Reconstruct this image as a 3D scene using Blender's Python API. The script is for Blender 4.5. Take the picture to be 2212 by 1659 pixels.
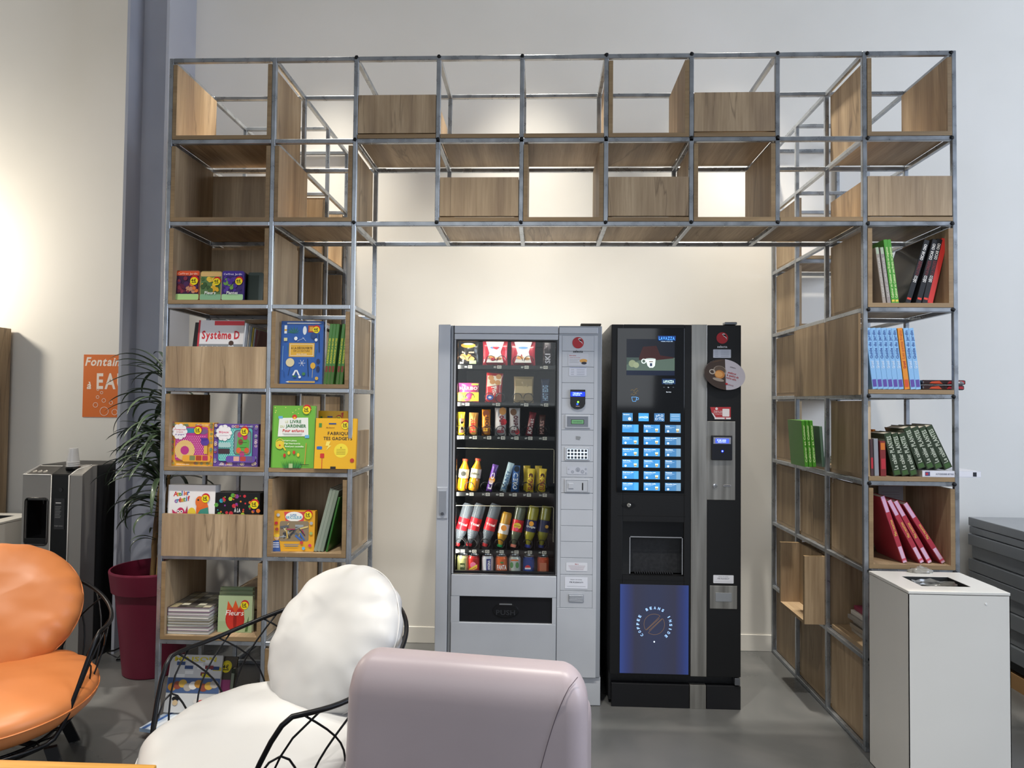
import bpy, bmesh, math, random
from mathutils import Vector, Matrix, noise
R = math.radians
sc = bpy.context.scene
for o in list(bpy.data.objects): bpy.data.objects.remove(o)
C = sc.collection.objects
# ------------------------------------------------------------------ camera
F = 1475.135; CAM = Vector((1.2964, -3.212, 1.5715)); PIT, ROL, YAW = .02757669, .01028567, .04047615
def _w(x, y, z):
    c, s = math.cos(ROL), math.sin(ROL); x, z = x*c - z*s, x*s + z*c
    c, s = math.cos(PIT), math.sin(PIT); y, z = y*c - z*s, y*s + z*c
    c, s = math.cos(YAW), math.sin(YAW); return Vector((x*c - y*s, x*s + y*c, z))
rt, fw, up = _w(1, 0, 0), _w(0, 1, 0), _w(0, 0, 1)
cd = bpy.data.cameras.new('camera'); cam = bpy.data.objects.new('camera', cd); C.link(cam)
cd.sensor_width = 36; cd.lens = F/2212*36; cd.clip_start = .05; cd.clip_end = 60
cam.matrix_world = Matrix(((rt.x, up.x, -fw.x, CAM.x), (rt.y, up.y, -fw.y, CAM.y), (rt.z, up.z, -fw.z, CAM.z), (0, 0, 0, 1)))
sc.camera = cam
def ray(u, v): return _w((u-1106)/F, 1, -(v-829.5)/F)
def PY(u, v, Y): d = ray(u, v); return CAM + d*((Y-CAM.y)/d.y)      # point of the plane Y seen at pixel u, v
def PZ(u, v, Z): d = ray(u, v); return CAM + d*((Z-CAM.z)/d.z)
# ------------------------------------------------------------------ light
w = bpy.data.worlds.new('world'); sc.world = w; w.use_nodes = True
w.node_tree.nodes['Background'].inputs[0].default_value = (.80, .88, 1, 1)
w.node_tree.nodes['Background'].inputs[1].default_value = .32
sc.view_settings.view_transform = 'Standard'; sc.view_settings.look = 'None'
sc.view_settings.gamma = 1; sc.view_settings.use_curve_mapping = False; sc.view_settings.exposure = 0
def lamp(name, kind, loc, target, energy, col, size=.3, angle=90, blend=.6, sy=None):
    l = bpy.data.lights.new(name, kind); l.energy = energy; l.color = col
    if kind == 'SPOT': l.spot_size = R(angle); l.spot_blend = blend; l.shadow_soft_size = size
    elif kind == 'AREA':
        l.size = size
        if sy: l.shape = 'RECTANGLE'; l.size_y = sy
    else: l.shadow_soft_size = size
    o = bpy.data.objects.new(name, l); C.link(o); o.location = loc
    if target: o.rotation_euler = (Vector(target)-Vector(loc)).to_track_quat('-Z', 'Y').to_euler()
    return o
WARM = (1, .935, .82)
for lx in (-.1, 1.2, 2.5): lamp('ceiling_spot_light', 'SPOT', (lx, .62, 4.9), (lx, .74, 0), 850, WARM, .06, 52, 1)
for lx in (-1.0, .9, 2.7): lamp('ceiling_spot_light', 'SPOT', (lx, -1.6, 4.8), (lx, -.75, 0), 430, (1, .95, .86), .07, 60, .7)
lamp('wall_light', 'POINT', (-2.95, .62, 2.5), None, 75, (1, .91, .76), .10)
lamp('daylight_window', 'AREA', (7.6, -2.2, 3.0), (3.6, 1.2, 1.9), 330, (.72, .82, 1), 3.5, sy=3)
lamp('front_fill_light', 'AREA', (0, -8.6, 3.0), (.8, 0, 1.4), 110, (.9, .95, 1), 7, sy=3)  # unseen area fill added behind the camera to brighten the fronts

# ------------------------------------------------------------------ materials
MATS = {}
def lin(h):
    h = h.lstrip('#'); r = []
    for i in (0, 2, 4):
        c = int(h[i:i+2], 16)/255; r.append(c/12.92 if c <= .04045 else ((c+.055)/1.055)**2.4)
    return (*r, 1)
def new(name):
    m = bpy.data.materials.new(name); m.use_nodes = True
    return m, m.node_tree.nodes, m.node_tree.links, m.node_tree.nodes['Principled BSDF']
def flat(h, rough=.5, metal=0, emit=0, trans=0, ior=1.45, coat=0, alpha=1, bump=0, bscale=200):
    k = (h, rough, metal, emit, trans, coat, alpha, bump)
    if k in MATS: return MATS[k]
    m, n, l, b = new('paint_' + h.strip('#'))
    b.inputs['Base Color'].default_value = lin(h); b.inputs['Roughness'].default_value = rough
    b.inputs['Metallic'].default_value = metal; b.inputs['IOR'].default_value = ior
    if emit: b.inputs['Emission Color'].default_value = lin(h); b.inputs['Emission Strength'].default_value = emit
    if trans: b.inputs['Transmission Weight'].default_value = trans
    if coat: b.inputs['Coat Weight'].default_value = coat; b.inputs['Coat Roughness'].default_value = .08
    if alpha < 1: b.inputs['Alpha'].default_value = alpha
    if bump:
        t = n.new('ShaderNodeTexNoise'); t.inputs['Scale'].default_value = bscale; t.inputs['Detail'].default_value = 4
        tc = n.new('ShaderNodeTexCoord'); l.new(tc.outputs['Object'], t.inputs[0])
        bp = n.new('ShaderNodeBump'); bp.inputs['Strength'].default_value = bump; bp.inputs['Distance'].default_value = .002
        l.new(t.outputs[0], bp.inputs['Height']); l.new(bp.outputs[0], b.inputs['Normal'])
    MATS[k] = m; return m
def ramp(n, pts):
    r = n.new('ShaderNodeValToRGB'); e = r.color_ramp.elements
    e[0].position, e[0].color = pts[0][0], lin(pts[0][1]); e[1].position, e[1].color = pts[-1][0], lin(pts[-1][1])
    for p, c in pts[1:-1]: q = e.new(p); q.color = lin(c)
    return r
def wood(name, axis, tones, cracks=True, rough=.55):
    m, n, l, b = new(name)
    tc = n.new('ShaderNodeTexCoord'); oi = n.new('ShaderNodeObjectInfo')
    mul = n.new('ShaderNodeMath'); mul.operation = 'MULTIPLY'; mul.inputs[1].default_value = 37; l.new(oi.outputs['Random'], mul.inputs[0])
    av = n.new('ShaderNodeVectorMath'); l.new(tc.outputs['Object'], av.inputs[0]); l.new(mul.outputs[0], av.inputs[1])
    def nz(sc_, scale, det, dist=0, rgh=.5):
        mp = n.new('ShaderNodeMapping'); s = [1, 1, 1]; s[axis] = sc_; mp.inputs['Scale'].default_value = s
        l.new(av.outputs[0], mp.inputs[0])
        t = n.new('ShaderNodeTexNoise'); t.inputs['Scale'].default_value = scale; t.inputs['Detail'].default_value = det
        t.inputs['Distortion'].default_value = dist; t.inputs['Roughness'].default_value = rgh; l.new(mp.outputs[0], t.inputs[0]); return t
    big = nz(.09, 11, 2, .4); fine = nz(.045, 95, 6, .3, .65); crk = nz(.10, 5.5, 5, 1.1, .45)
    r1 = ramp(n, [(.28, tones[0]), (.5, tones[1]), (.72, tones[2])]); l.new(big.outputs[0], r1.inputs[0])
    r2 = ramp(n, [(.3, '#c2b9aa'), (.5, '#e4e1dc'), (.7, '#ffffff')]); l.new(fine.outputs[0], r2.inputs[0])
    mx = n.new('ShaderNodeMix'); mx.data_type = 'RGBA'; mx.blend_type = 'MULTIPLY'; mx.inputs[0].default_value = .6
    l.new(r1.outputs[0], mx.inputs[6]); l.new(r2.outputs[0], mx.inputs[7]); out = mx.outputs[2]
    if cracks:
        r3 = ramp(n, [(.482, '#ffffff'), (.496, '#54412f'), (.508, '#ffffff')]); l.new(crk.outputs[0], r3.inputs[0])
        msk = nz(.4, 4, 1); r4 = ramp(n, [(.47, '#000000'), (.57, '#b0b0b0')]); l.new(msk.outputs[0], r4.inputs[0])
        m2 = n.new('ShaderNodeMix'); m2.data_type = 'RGBA'; m2.blend_type = 'MULTIPLY'
        l.new(r4.outputs[0], m2.inputs[0]); l.new(out, m2.inputs[6]); l.new(r3.outputs[0], m2.inputs[7]); out = m2.outputs[2]
    l.new(out, b.inputs['Base Color']); b.inputs['Roughness'].default_value = rough
    bp = n.new('ShaderNodeBump'); bp.inputs['Strength'].default_value = .15; bp.inputs['Distance'].default_value = .001
    l.new(fine.outputs[0], bp.inputs['Height']); l.new(bp.outputs[0], b.inputs['Normal']); return m
OAK = ('#927b62', '#ae9677', '#c6ae8e')
W_V = wood('oak_grain_upright', 2, OAK); W_Y = wood('oak_grain_deep', 1, OAK); W_X = wood('oak_grain_across', 0, OAK)
EDGE = wood('oak_edge_band', 0, ('#8b7252', '#967d5b', '#a08763'), False, .5)
def mottled(name, a, b_, c_, scale, rough=(.3, .5), metal=0, det=6, dist=0, stretch=None, bump=0):
    m, n, l, b = new(name); tc = n.new('ShaderNodeTexCoord'); src = tc.outputs['Object']
    if stretch:
        mp = n.new('ShaderNodeMapping'); mp.inputs['Scale'].default_value = stretch; l.new(src, mp.inputs[0]); src = mp.outputs[0]
    t = n.new('ShaderNodeTexNoise'); t.inputs['Scale'].default_value = scale; t.inputs['Detail'].default_value = det; t.inputs['Distortion'].default_value = dist
    l.new(src, t.inputs[0]); r = ramp(n, [(.3, a), (.5, b_), (.7, c_)]); l.new(t.outputs[0], r.inputs[0]); l.new(r.outputs[0], b.inputs['Base Color'])
    mr = n.new('ShaderNodeMapRange'); mr.inputs[1].default_value = .3; mr.inputs[2].default_value = .7; mr.inputs[3].default_value, mr.inputs[4].default_value = rough
    l.new(t.outputs[0], mr.inputs[0]); l.new(mr.outputs[0], b.inputs['Roughness']); b.inputs['Metallic'].default_value = metal
    if bump:
        bp = n.new('ShaderNodeBump'); bp.inputs['Strength'].default_value = bump; bp.inputs['Distance'].default_value = .002
        l.new(t.outputs[0], bp.inputs['Height']); l.new(bp.outputs[0], b.inputs['Normal'])
    return m
STEEL = mottled('raw_steel_tube', '#8f949a', '#9fa4aa', '#adb2b8', 14, (.24, .36), .7, 4, .3)
WELD = flat('#17181a', .6, .4)
WALL = mottled('white_wall_paint', '#e2dfd8', '#e6e3dc', '#e9e6e0', 1.3, (.75, .85), 0, 3, 0, None, .03)
FLOOR = mottled('polished_concrete', '#4f5151', '#5d5e5e', '#706f6e', 1.7, (.22, .42), 0, 9, .7)
COLUMN = mottled('grey_blue_column_paint', '#acb0bd', '#b1b5c1', '#b5b9c5', 3, (.35, .5), 0, 2)
BRUSH = mottled('brushed_steel', '#8d8b86', '#a3a19c', '#b5b3ae', 30, (.3, .45), .8, 4, 0, (1, 1, .05))

# ------------------------------------------------------------------ mesh tools
class MB:
    def __init__(s): s.v = []; s.f = []; s.m = []; s.s = []; s.mats = []
    def mi(s, m):
        if m not in s.mats: s.mats.append(m)
        return s.mats.index(m)
    def add(s, vs, fs, m, smooth=False, T=None):
        b = len(s.v); s.v += [tuple(T @ Vector(v)) if T else tuple(v) for v in vs]
        k = s.mi(m)
        for f in fs: s.f.append([i+b for i in f]); s.m.append(k); s.s.append(smooth)
        return s
    def box(s, x0, y0, z0, x1, y1, z1, m, bev=0, T=None, em=None, eax='y', seg=2):
        if bev:
            bm = bmesh.new(); bmesh.ops.create_cube(bm, size=1)
            for v in bm.verts: v.co = Vector(((x0+x1)/2+v.co.x*(x1-x0), (y0+y1)/2+v.co.y*(y1-y0), (z0+z1)/2+v.co.z*(z1-z0)))
            bmesh.ops.bevel(bm, geom=bm.edges[:], offset=bev, segments=seg, profile=.5, affect='EDGES')
            bm.verts.index_update(); vs = [v.co.copy() for v in bm.verts]; fs = [[v.index for v in f.verts] for f in bm.faces]; bm.free()
            return s.add(vs, fs, m, False, T)
        vs = [(x, y, z) for x in (x0, x1) for y in (y0, y1) for z in (z0, z1)]
        fx = [(0, 1, 3, 2), (4, 6, 7, 5)]; fy = [(0, 4, 5, 1), (2, 3, 7, 6)]; fz = [(0, 2, 6, 4), (1, 5, 7, 3)]
        if em:
            for ax, ff in (('x', fx), ('y', fy), ('z', fz)): s.add(vs, ff, em if ax in eax else m, False, T)
            return s
        return s.add(vs, fx+fy+fz, m, False, T)
    def tube(s, pts, r, m, n=8, closed=False, T=None, rr=None):
        pts = [Vector(p) for p in pts]; N = len(pts); vs = []; fs = []; u = None
        for i, p in enumerate(pts):
            a = pts[i-1] if (i or closed) else p; b = pts[(i+1) % N] if (i < N-1 or closed) else p
            t = (b-a).normalized()
            if u is None: u = t.orthogonal().normalized()
            u = (u - t*u.dot(t)).normalized(); v = t.cross(u); q = rr[i] if rr else r
            vs += [p + (u*math.cos(2*math.pi*k/n)+v*math.sin(2*math.pi*k/n))*q for k in range(n)]
        for i in range(N if closed else N-1):
            for k in range(n):
                j = (i+1) % N; fs.append((i*n+k, i*n+(k+1) % n, j*n+(k+1) % n, j*n+k))
        if not closed: fs += [tuple(range(n))[::-1], tuple((N-1)*n+k for k in range(n))]
        return s.add(vs, fs, m, True, T)
    def lathe(s, prof, m, n=24, T=None, mats=None, cap=True):
        vs = [(r*math.cos(2*math.pi*k/n), r*math.sin(2*math.pi*k/n), z) for r, z in prof for k in range(n)]
        for i in range(len(prof)-1):
            s.add([], [], m); b = len(s.v)
            ring = vs[i*n:(i+2)*n]
            s.add(ring, [(k, (k+1) % n, n+(k+1) % n, n+k) for k in range(n)], mats[i] if mats else m, True, T)
        if cap:
            s.add(vs[:n], [tuple(range(n))[::-1]], mats[0] if mats else m, False, T); s.add(vs[-n:], [tuple(range(n))], mats[-1] if mats else m, False, T)
        return s
    def prism(s, pts, z0, z1, m, T=None, smooth=False):
        n = len(pts); vs = [(x, y, z0) for x, y in pts]+[(x, y, z1) for x, y in pts]
        s.add(vs, [tuple(range(n))[::-1], tuple(range(n, 2*n))], m, False, T)
        return s.add(vs, [(i, (i+1) % n, n+(i+1) % n, n+i) for i in range(n)], m, smooth, T)
    def build(s, name, parent=None, kind=None, label=None, origin=None, weld=False):
        me = bpy.data.meshes.new(name)
        vs = [tuple(Vector(v)-Vector(origin)) for v in s.v] if origin else s.v
        me.from_pydata(vs, [], s.f)
        for m in s.mats: me.materials.append(m)
        me.polygons.foreach_set('material_index', s.m); me.polygons.foreach_set('use_smooth', s.s)
        if weld:
            bm = bmesh.new(); bm.from_mesh(me); bmesh.ops.remove_doubles(bm, verts=bm.verts, dist=1e-5); bm.to_mesh(me); bm.free()
        me.update(); o = bpy.data.objects.new(name, me); C.link(o)
        if parent: o.parent = parent
        elif origin: o.location = origin
        if kind: o['kind'] = kind
        if label: o['label'] = label
        return o
def tag(o, label, cat, group=None, kind=None):
    o['label'] = label; o['category'] = cat
    if group: o['group'] = group
    if kind: o['kind'] = kind
    return o
def thing(name, loc, label, cat, group=None, rot=(0, 0, 0)):
    o = bpy.data.objects.new(name, None); C.link(o); o.empty_display_size = .05; o.location = loc; o.rotation_euler = rot
    return tag(o, label, cat, group)
def dup(root, loc, rot=None, label=None):
    r = root.copy(); C.link(r); r.location = loc
    if rot is not None: r.rotation_euler = rot
    if label: r['label'] = label
    for ch in list(root.children):
        c = ch.copy(); C.link(c); c.parent = r
        for g in ch.children: d = g.copy(); C.link(d); d.parent = c
    return r
# glyph meshes for lettering and prints
GLY = {}
def _glyphs():
    chars = "ABCDEFGHIJKLMNOPQRSTUVWXYZabcdefghijklmnopqrstuvwxyz0123456789&'.,:!-+/€éèàêÉÀ()*"
    obs = []
    for bold in (0, .028):
        for c in chars:
            cu = bpy.data.curves.new('g', 'FONT'); cu.body = c; cu.size = 1; cu.resolution_u = 2; cu.offset = bold
            o = bpy.data.objects.new('g', cu); C.link(o); obs.append((c, bool(bold), o, cu))
    dg = bpy.context.evaluated_depsgraph_get()
    for c, b, o, cu in obs:
        me = bpy.data.meshes.new_from_object(o.evaluated_get(dg))
        GLY[c, b] = ([(v.co.x, v.co.y) for v in me.vertices], [tuple(p.vertices) for p in me.polygons]); bpy.data.meshes.remove(me)
    for c, b, o, cu in obs: bpy.data.objects.remove(o); bpy.data.curves.remove(cu)
_glyphs()
def layout(t, bold, gap=.07):
    vs, fs, x = [], [], 0
    for ch in t:
        g = GLY.get((ch, bold))
        if ch == ' ' or not g or not g[0]: x += .3; continue
        a = min(p[0] for p in g[0]); b = max(p[0] for p in g[0]); k = len(vs)
        vs += [(p[0]-a+x, p[1]) for p in g[0]]; fs += [tuple(i+k for i in f) for f in g[1]]; x += b-a+gap
    return vs, fs, max(x-gap, .01)
class Print:
    """flat printed artwork in its own frame: x right, y up, on the face that looks to -Y of its parent"""
    def __init__(s, T=None, rough=.4, emit=0, eps=.00012, base=.0004):
        s.T = T or Matrix(); s.mb = MB(); s.k = 0; s.r = rough; s.e = emit; s.eps = eps; s.base = base
    def put(s, pts, fs, col):
        s.k += 1; y = -s.base-s.k*s.eps
        m = col if not isinstance(col, str) else flat(col, s.r, 0, s.e)
        s.mb.add([(p[0], y, p[1]) for p in pts], fs, m, False, s.T); return s
    def rect(s, x0, y0, x1, y1, col): return s.put([(x0, y0), (x1, y0), (x1, y1), (x0, y1)], [(0, 1, 2, 3)], col)
    def poly(s, pts, col): return s.put(pts, [tuple(range(len(pts)))], col)
    def disc(s, x, y, rx, col, ry=None, n=20, a0=0, a1=360):
        ry = ry or rx; full = abs(a1-a0) >= 360
        return s.poly([(x+rx*math.cos(R(a0+(a1-a0)*i/(n if full else n-1))), y+ry*math.sin(R(a0+(a1-a0)*i/(n if full else n-1)))) for i in range(n)], col)
    def ring(s, x, y, r, t, col, ry=None, n=24):
        ry = ry or r; o = [(x+r*math.cos(2*math.pi*i/n), y+ry*math.sin(2*math.pi*i/n)) for i in range(n)]
        q = [(x+(r-t)*math.cos(2*math.pi*i/n), y+(ry-t)*math.sin(2*math.pi*i/n)) for i in range(n)]
        return s.put(o+q, [(i, (i+1) % n, n+(i+1) % n, n+i) for i in range(n)], col)
    def rrect(s, x0, y0, x1, y1, r, col):
        p = []
        for cx, cy, a in ((x1-r, y0+r, -90), (x1-r, y1-r, 0), (x0+r, y1-r, 90), (x0+r, y0+r, 180)):
            p += [(cx+r*math.cos(R(a+t)), cy+r*math.sin(R(a+t))) for t in (0, 30, 60, 90)]
        return s.poly(p, col)
    def line(s, pts, t, col):
        for (ax, ay), (bx, by) in zip(pts, pts[1:]):
            d = math.hypot(bx-ax, by-ay) or 1; nx, ny = -(by-ay)/d*t/2, (bx-ax)/d*t/2
            s.put([(ax+nx, ay+ny), (bx+nx, by+ny), (bx-nx, by-ny), (ax-nx, ay-ny)], [(0, 1, 2, 3)], col); s.k -= 1
        s.k += 1; return s
    def text(s, t, x, y, h, col, w=None, rot=0, bold=True, slant=0, al='c', gap=.07):
        vs, fs, L = layout(t, bold, gap); k = h/.73; kx = w/L if w else k
        if not w: w = L*k
        ox = {'c': -w/2, 'l': 0, 'r': -w}[al]; c, s_ = math.cos(R(rot)), math.sin(R(rot)); o = []
        for a, b in vs:
            px = a*kx+ox+b*k*slant; py = b*k-h/2; o.append((x+px*c-py*s_, y+px*s_+py*c))
        return s.put(o, fs, col)
    def build(s, name, parent=None, **kw): return s.mb.build(name, parent, **kw)
# ------------------------------------------------------------------ the room
def struct(name, mb, **kw): return mb.build(name, kind='structure', **kw)
WY = 1.262
struct('floor', MB().box(-6, -9, -.1, 8, WY+.2, 0, FLOOR))
struct('wall_back', MB().box(-6, WY, 0, 8, WY+.2, 5.2, WALL))
struct('wall_left', MB().box(-6.2, -9, 0, -6, WY+.2, 5.2, WALL))
struct('wall_right', MB().box(8, -9, 0, 8.2, WY+.2, 5.2, WALL))
struct('ceiling', MB().box(-6.2, -9, 5.2, 8.2, WY+.2, 5.3, flat('#b9b6b0', .9)))
struct('baseboard_back', MB().box(-1.02, WY-.005, .001, 8, WY, .105, WALL, .0015))
struct('baseboard_left', MB().box(-6, WY-.005, .001, -1.34, WY, .105, WALL, .0015))
cm = MB(); cy = .935
cm.box(-1.326, cy, 0, -1.308, WY, 5.2, COLUMN); cm.box(-1.072, cy, 0, -1.054, WY, 5.2, COLUMN); cm.box(-1.308, 1.085, 0, -1.072, 1.10, 5.2, COLUMN)
o = cm.build('steel_column'); o['kind'] = 'structure'; o.name = 'trim_1'

# ------------------------------------------------------------------ steel shelving frame
XC = [-.509, 0, .4, .8, 1.2, 1.6, 2.0, 2.4, 2.8, 3.2077]; D = .41555
ZR = [3.2218-.40034*i for i in range(8)]+[.0115]; YD = [0, D, 2*D, 3*D-.013]; t = .0105
fr = thing('shelving_frame', (1.35, 0, 0), 'raw steel tube shelving frame bridging over the two vending machines', 'shelving')
OR = (1.35, 0, 0)
def tb(name, a, b): MB().box(*a, *b, STEEL, .0022, seg=1).build(name, fr, origin=OR)
for i in (0, 1, 8, 9):
    for y in YD: tb('post', (XC[i]-t, y, 0), (XC[i]+t, y+2*t, ZR[0]+t))
for y in YD[:2]: tb('post', (XC[2]-t, y, 0), (XC[2]+t, y+2*t, ZR[0]+t))
for i in range(3, 8):
    for y in YD[:2]: tb('post', (XC[i]-t, y, ZR[2]+t), (XC[i]+t, y+2*t, ZR[0]-t))
for r_, z in enumerate(ZR):
    for y in YD:
        tb('rail', (XC[0]+t, y, z-t), (XC[1]-t, y+2*t, z+t)); tb('rail', (XC[8]+t, y, z-t), (XC[9]-t, y+2*t, z+t))
    for y in YD[:2]: tb('rail', (XC[1]+t, y, z-t), (XC[2]-t, y+2*t, z+t))
    if r_ < 3:
        for y in YD[:2]: tb('bridge_rail', (XC[2]+t, y, z-t), (XC[8]-t, y+2*t, z+t))
        for i in range(3, 8): tb('bridge_cross_rail', (XC[i]-t, 2*t, z-t), (XC[i]+t, D, z+t))
    for i in (0, 1, 2, 8, 9):
        for k in range(3 if i != 2 else 1): tb('depth_rail' if i < 3 else 'side_rail', (XC[i]-t, YD[k]+2*t, z-t), (XC[i]+t, YD[k+1], z+t))
random.seed(4)
for i in range(2, 10):
    for r_ in range(3 if i < 8 else 8):
        if i == 2 and r_ != 1 and r_ != 2 and r_: continue
        bm = bmesh.new(); bmesh.ops.create_icosphere(bm, subdivisions=2, radius=.0095)
        for v in bm.verts: v.co += Vector(noise.noise_vector(v.co*230+Vector((i, r_, 0))))*.0035; v.co.y *= .45
        sx = 0 if i < 8 else (.013 if i == 8 else -.013)
        m_ = MB().add([(v.co.x+XC[i]+sx, v.co.y-.001, v.co.z+ZR[r_]+(.006 if i < 8 else 0)) for v in bm.verts], [[v.index for v in f.verts] for f in bm.faces], WELD, True); bm.free()
        m_.build('weld', fr, origin=OR)

# ------------------------------------------------------------------ oak boxes sitting in the frame
B = .0195
def cell(c, r_, k=0):
    return XC[c]+t+.001, XC[c+1]-t-.001, YD[k]-.001, YD[k+1]-.001, ZR[r_+1]+t+.0005, ZR[r_]-t-.012
def top_of(c, r_, k=0): return ZR[r_+1]+t+.0005+B
def oakbox(c, r_, kind, label, k=0, group='oak boxes in the steel frame'):
    x0, x1, y0, y1, z0, z1 = cell(c, r_, k); y1 -= .012
    o = thing('oak_box', (x0, y0, z0), label, 'box', group); og = (x0, y0, z0)
    hz = z0+.205
    P_ = lambda n, *a, m=W_V, em=EDGE, eax='y': MB().box(*a, m, em=em, eax=eax).build(n, o, origin=og)
    if 'F' not in kind: P_('bottom_panel', x0, y0, z0, x1, y1, z0+B, m=W_Y)
    else: P_('bottom_panel', x0, y0+B, z0, x1, y1, z0+B, m=W_Y)
    if 'U' in kind:
        for a in ((x0, x0+B), (x1-B, x1)): P_('side_panel', a[0], y0, z0+B, a[1], y1-(B if 'K' in kind else 0), z1)
    if 'K' in kind: P_('back_panel', x0+(0 if 'S' in kind else 0), y1-B, z0+B, x1, y1, z1-.02, em=None)
    if 'B' in kind:
        P_('front_panel', x0+.001, y0+.002, z0+B+.006, x1-.001, y0+B, hz+.006, em=EDGE, eax='z')
        for a in ((x0, x0+B), (x1-B, x1)): P_('side_panel', a[0], y0+B, z0+B, a[1], y1, hz, em=EDGE, eax='z')
    if 'F' in kind:
        P_('front_panel', x0, y0-.008, z0-.004, x1, y0+B-.008, z0+.195, em=EDGE, eax='z')
        P_('side_panel', x1-B, y0+B, z0+B, x1, y1, z0+.19, em=EDGE, eax='z'); P_('side_panel', x0, y0+B, z0+B, x0+B, y1, z0+.19, em=EDGE, eax='z')
    if 'R' in kind:   # turned box: the two side panels face front and back, open towards the side
        for a in ((y0+.004, y0+.004+B), (y1-B, y1)): P_('side_panel', x0, a[0], z0+B, x1, a[1], z1, em=EDGE, eax='x')
    if 'L' in kind: P_('side_panel', x0-.001, y0+.022, z0+B, x0+B, y1, z1, em=EDGE, eax='z')     # closed towards the passage
    if 'H' in kind: P_('side_panel', x0-.001, y0+.022, z0+B, x0+B, y1, z0+.2, em=EDGE, eax='z')
    if 'X' in kind: P_('back_panel', x1-B, y0+.022, z0+B, x1, y1, z1)
    if 'Q' in kind:
        for a in ((x0, x0+B), (x1-B, x1)): P_('side_panel', a[0], y0+.03, z0+B, a[1], y1, z0+.19, em=EDGE, eax='z')
    return o
TL = 'of the left shelving tower'; TR = 'of the right shelving tower'
oakbox(0, 0, 'U', 'empty open oak box in the top left corner of the shelving')
oakbox(0, 1, 'UK', 'empty dark oak box with closed back, left column, just below the top box')
oakbox(0, 2, 'UK', 'oak box with closed back holding the flower tins')
oakbox(0, 3, 'F', 'oak bin with a front board showing a long crack, holding the upright magazines')
oakbox(0, 4, 'U', 'open oak box holding the yellow and the purple craft kits')
oakbox(0, 5, 'F', 'oak bin with front board holding the white and the black craft boxes')
oakbox(0, 6, 'U', 'open oak box holding the pile of albums and the tulip book')
oakbox(0, 7, 'S', 'oak bottom shelf board holding catalogues, behind the white chair')
oakbox(1, 1, 'U', 'empty open oak box, second row, second column from the left')
oakbox(1, 3, 'U', 'open oak box holding the large blue nature book')
oakbox(1, 4, 'Q', 'oak tray with low sides under the green gardener book')
oakbox(1, 5, 'UK', 'oak box holding the yellow toy kit and leaning grey books')
oakbox(1, 7, 'U', 'oak box on the floor row right behind the white chair cushion')
for c, kd, lb in ((2, 'B', 'oak bin with dark cracked front, top row above the left end of the opening'), (3, 'S', 'bare oak shelf board, top row, left of two without sides'),
                  (4, 'S', 'bare oak shelf board, top row, right of two without sides'), (5, 'U', 'open oak box in the top row above the black machine'),
                  (6, 'B', 'oak bin in the top row with knotted grey front, right half of the bridge')): oakbox(c, 0, kd, lb)
for c, kd, lb in ((3, 'B', 'oak bin in the lower bridge row, wavy grain front, above the grey machine'), (4, 'U', 'open oak box in the lower bridge row between two bins'),
                  (5, 'B', 'oak bin in the lower bridge row with one long slanted crack'), (6, 'U', 'open oak box in the lower bridge row, rightmost open one'),
                  (7, 'S', 'bare oak shelf board in the lower bridge row beside the right tower')): oakbox(c, 1, kd, lb)
oakbox(8, 0, 'U', 'empty open oak box in the top right corner of the shelving')
oakbox(8, 1, 'B', 'oak bin in the right tower directly under the top box')
oakbox(8, 2, 'U', 'open oak box holding the black and red decoration books')
oakbox(8, 3, 'S', 'oak shelf board under the row of light blue books')
oakbox(8, 4, 'SL', 'oak shelf board under the dark green plant books')
oakbox(8, 5, 'UK', 'oak box holding the four leaning pink and red books')
oakbox(8, 6, 'SX', 'oak box open to the passage with a pile of magazines, behind the white bin')
oakbox(8, 7, 'SL', 'lowest front oak box of the right tower, closed to the passage')
G2 = 'oak boxes in the rear of the shelving'
for c, r_, k, kd, lb in ((0, 1, 2, 'R', 'rear oak box of the left tower nearest the wall, second row'), (0, 2, 1, 'R', 'middle oak box of the left tower at the height of the flower tins'),
        (0, 2, 2, 'R', 'wall side oak box of the left tower at the height of the flower tins'), (0, 1, 1, 'K', 'middle oak box of the left tower with plain back, second row'),
        (8, 1, 2, 'L', 'wall side oak box of the right tower, second row'), (8, 2, 2, 'L', 'wall side oak box of the right tower, third row'),
        (8, 3, 2, 'L', 'wall side oak box of the right tower in the row of the blue books'),
        (8, 4, 1, 'S', 'oak shelf board of the right tower under the three bright green books'), (8, 4, 2, 'L', 'wall side oak box left of the three bright green books'),
        (8, 5, 1, 'L', 'oak box under the bright green books, closed to the passage'), (8, 5, 2, 'L', 'wall side oak box diagonally below the bright green books'),
        (8, 6, 2, 'L', 'dark wall side oak box behind the pulled out box'), (8, 7, 1, 'L', 'oak box on the floor row under the pulled out box'),
        (8, 7, 2, 'L', 'oak box on the floor row nearest the wall'), (8, 3, 0, 'Z', '')):
    if kd != 'Z': oakbox(c, r_, kd, lb, k, G2)
for r_ in (3, 4, 5, 6):     # panels seen through the left tower
    for k in (1, 2):
        if r_ == 3 or (r_, k) in ((4, 1), (4, 2), (5, 1), (5, 2), (6, 1), (6, 2)):
            x0, x1, y0, y1, z0, z1 = cell(0, r_, k); og = (x0, y0, z0); rn = ['fourth', 'fifth', 'sixth', 'seventh'][r_-3]
            o = thing('oak_box', og, '%s oak box of the left tower, %s row, closed on its right side' % (('middle', 'wall side')[k-1], rn), 'box', G2)
            MB().box(x1-B, y0+.022, z0+B, x1, y1-.01, z1, W_V, em=EDGE, eax='z').build('side_panel', o, origin=og)
            MB().box(x0, y0+.022, z0, x1, y1-.01, z0+B, W_Y, em=EDGE, eax='y').build('bottom_panel', o, origin=og)
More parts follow.
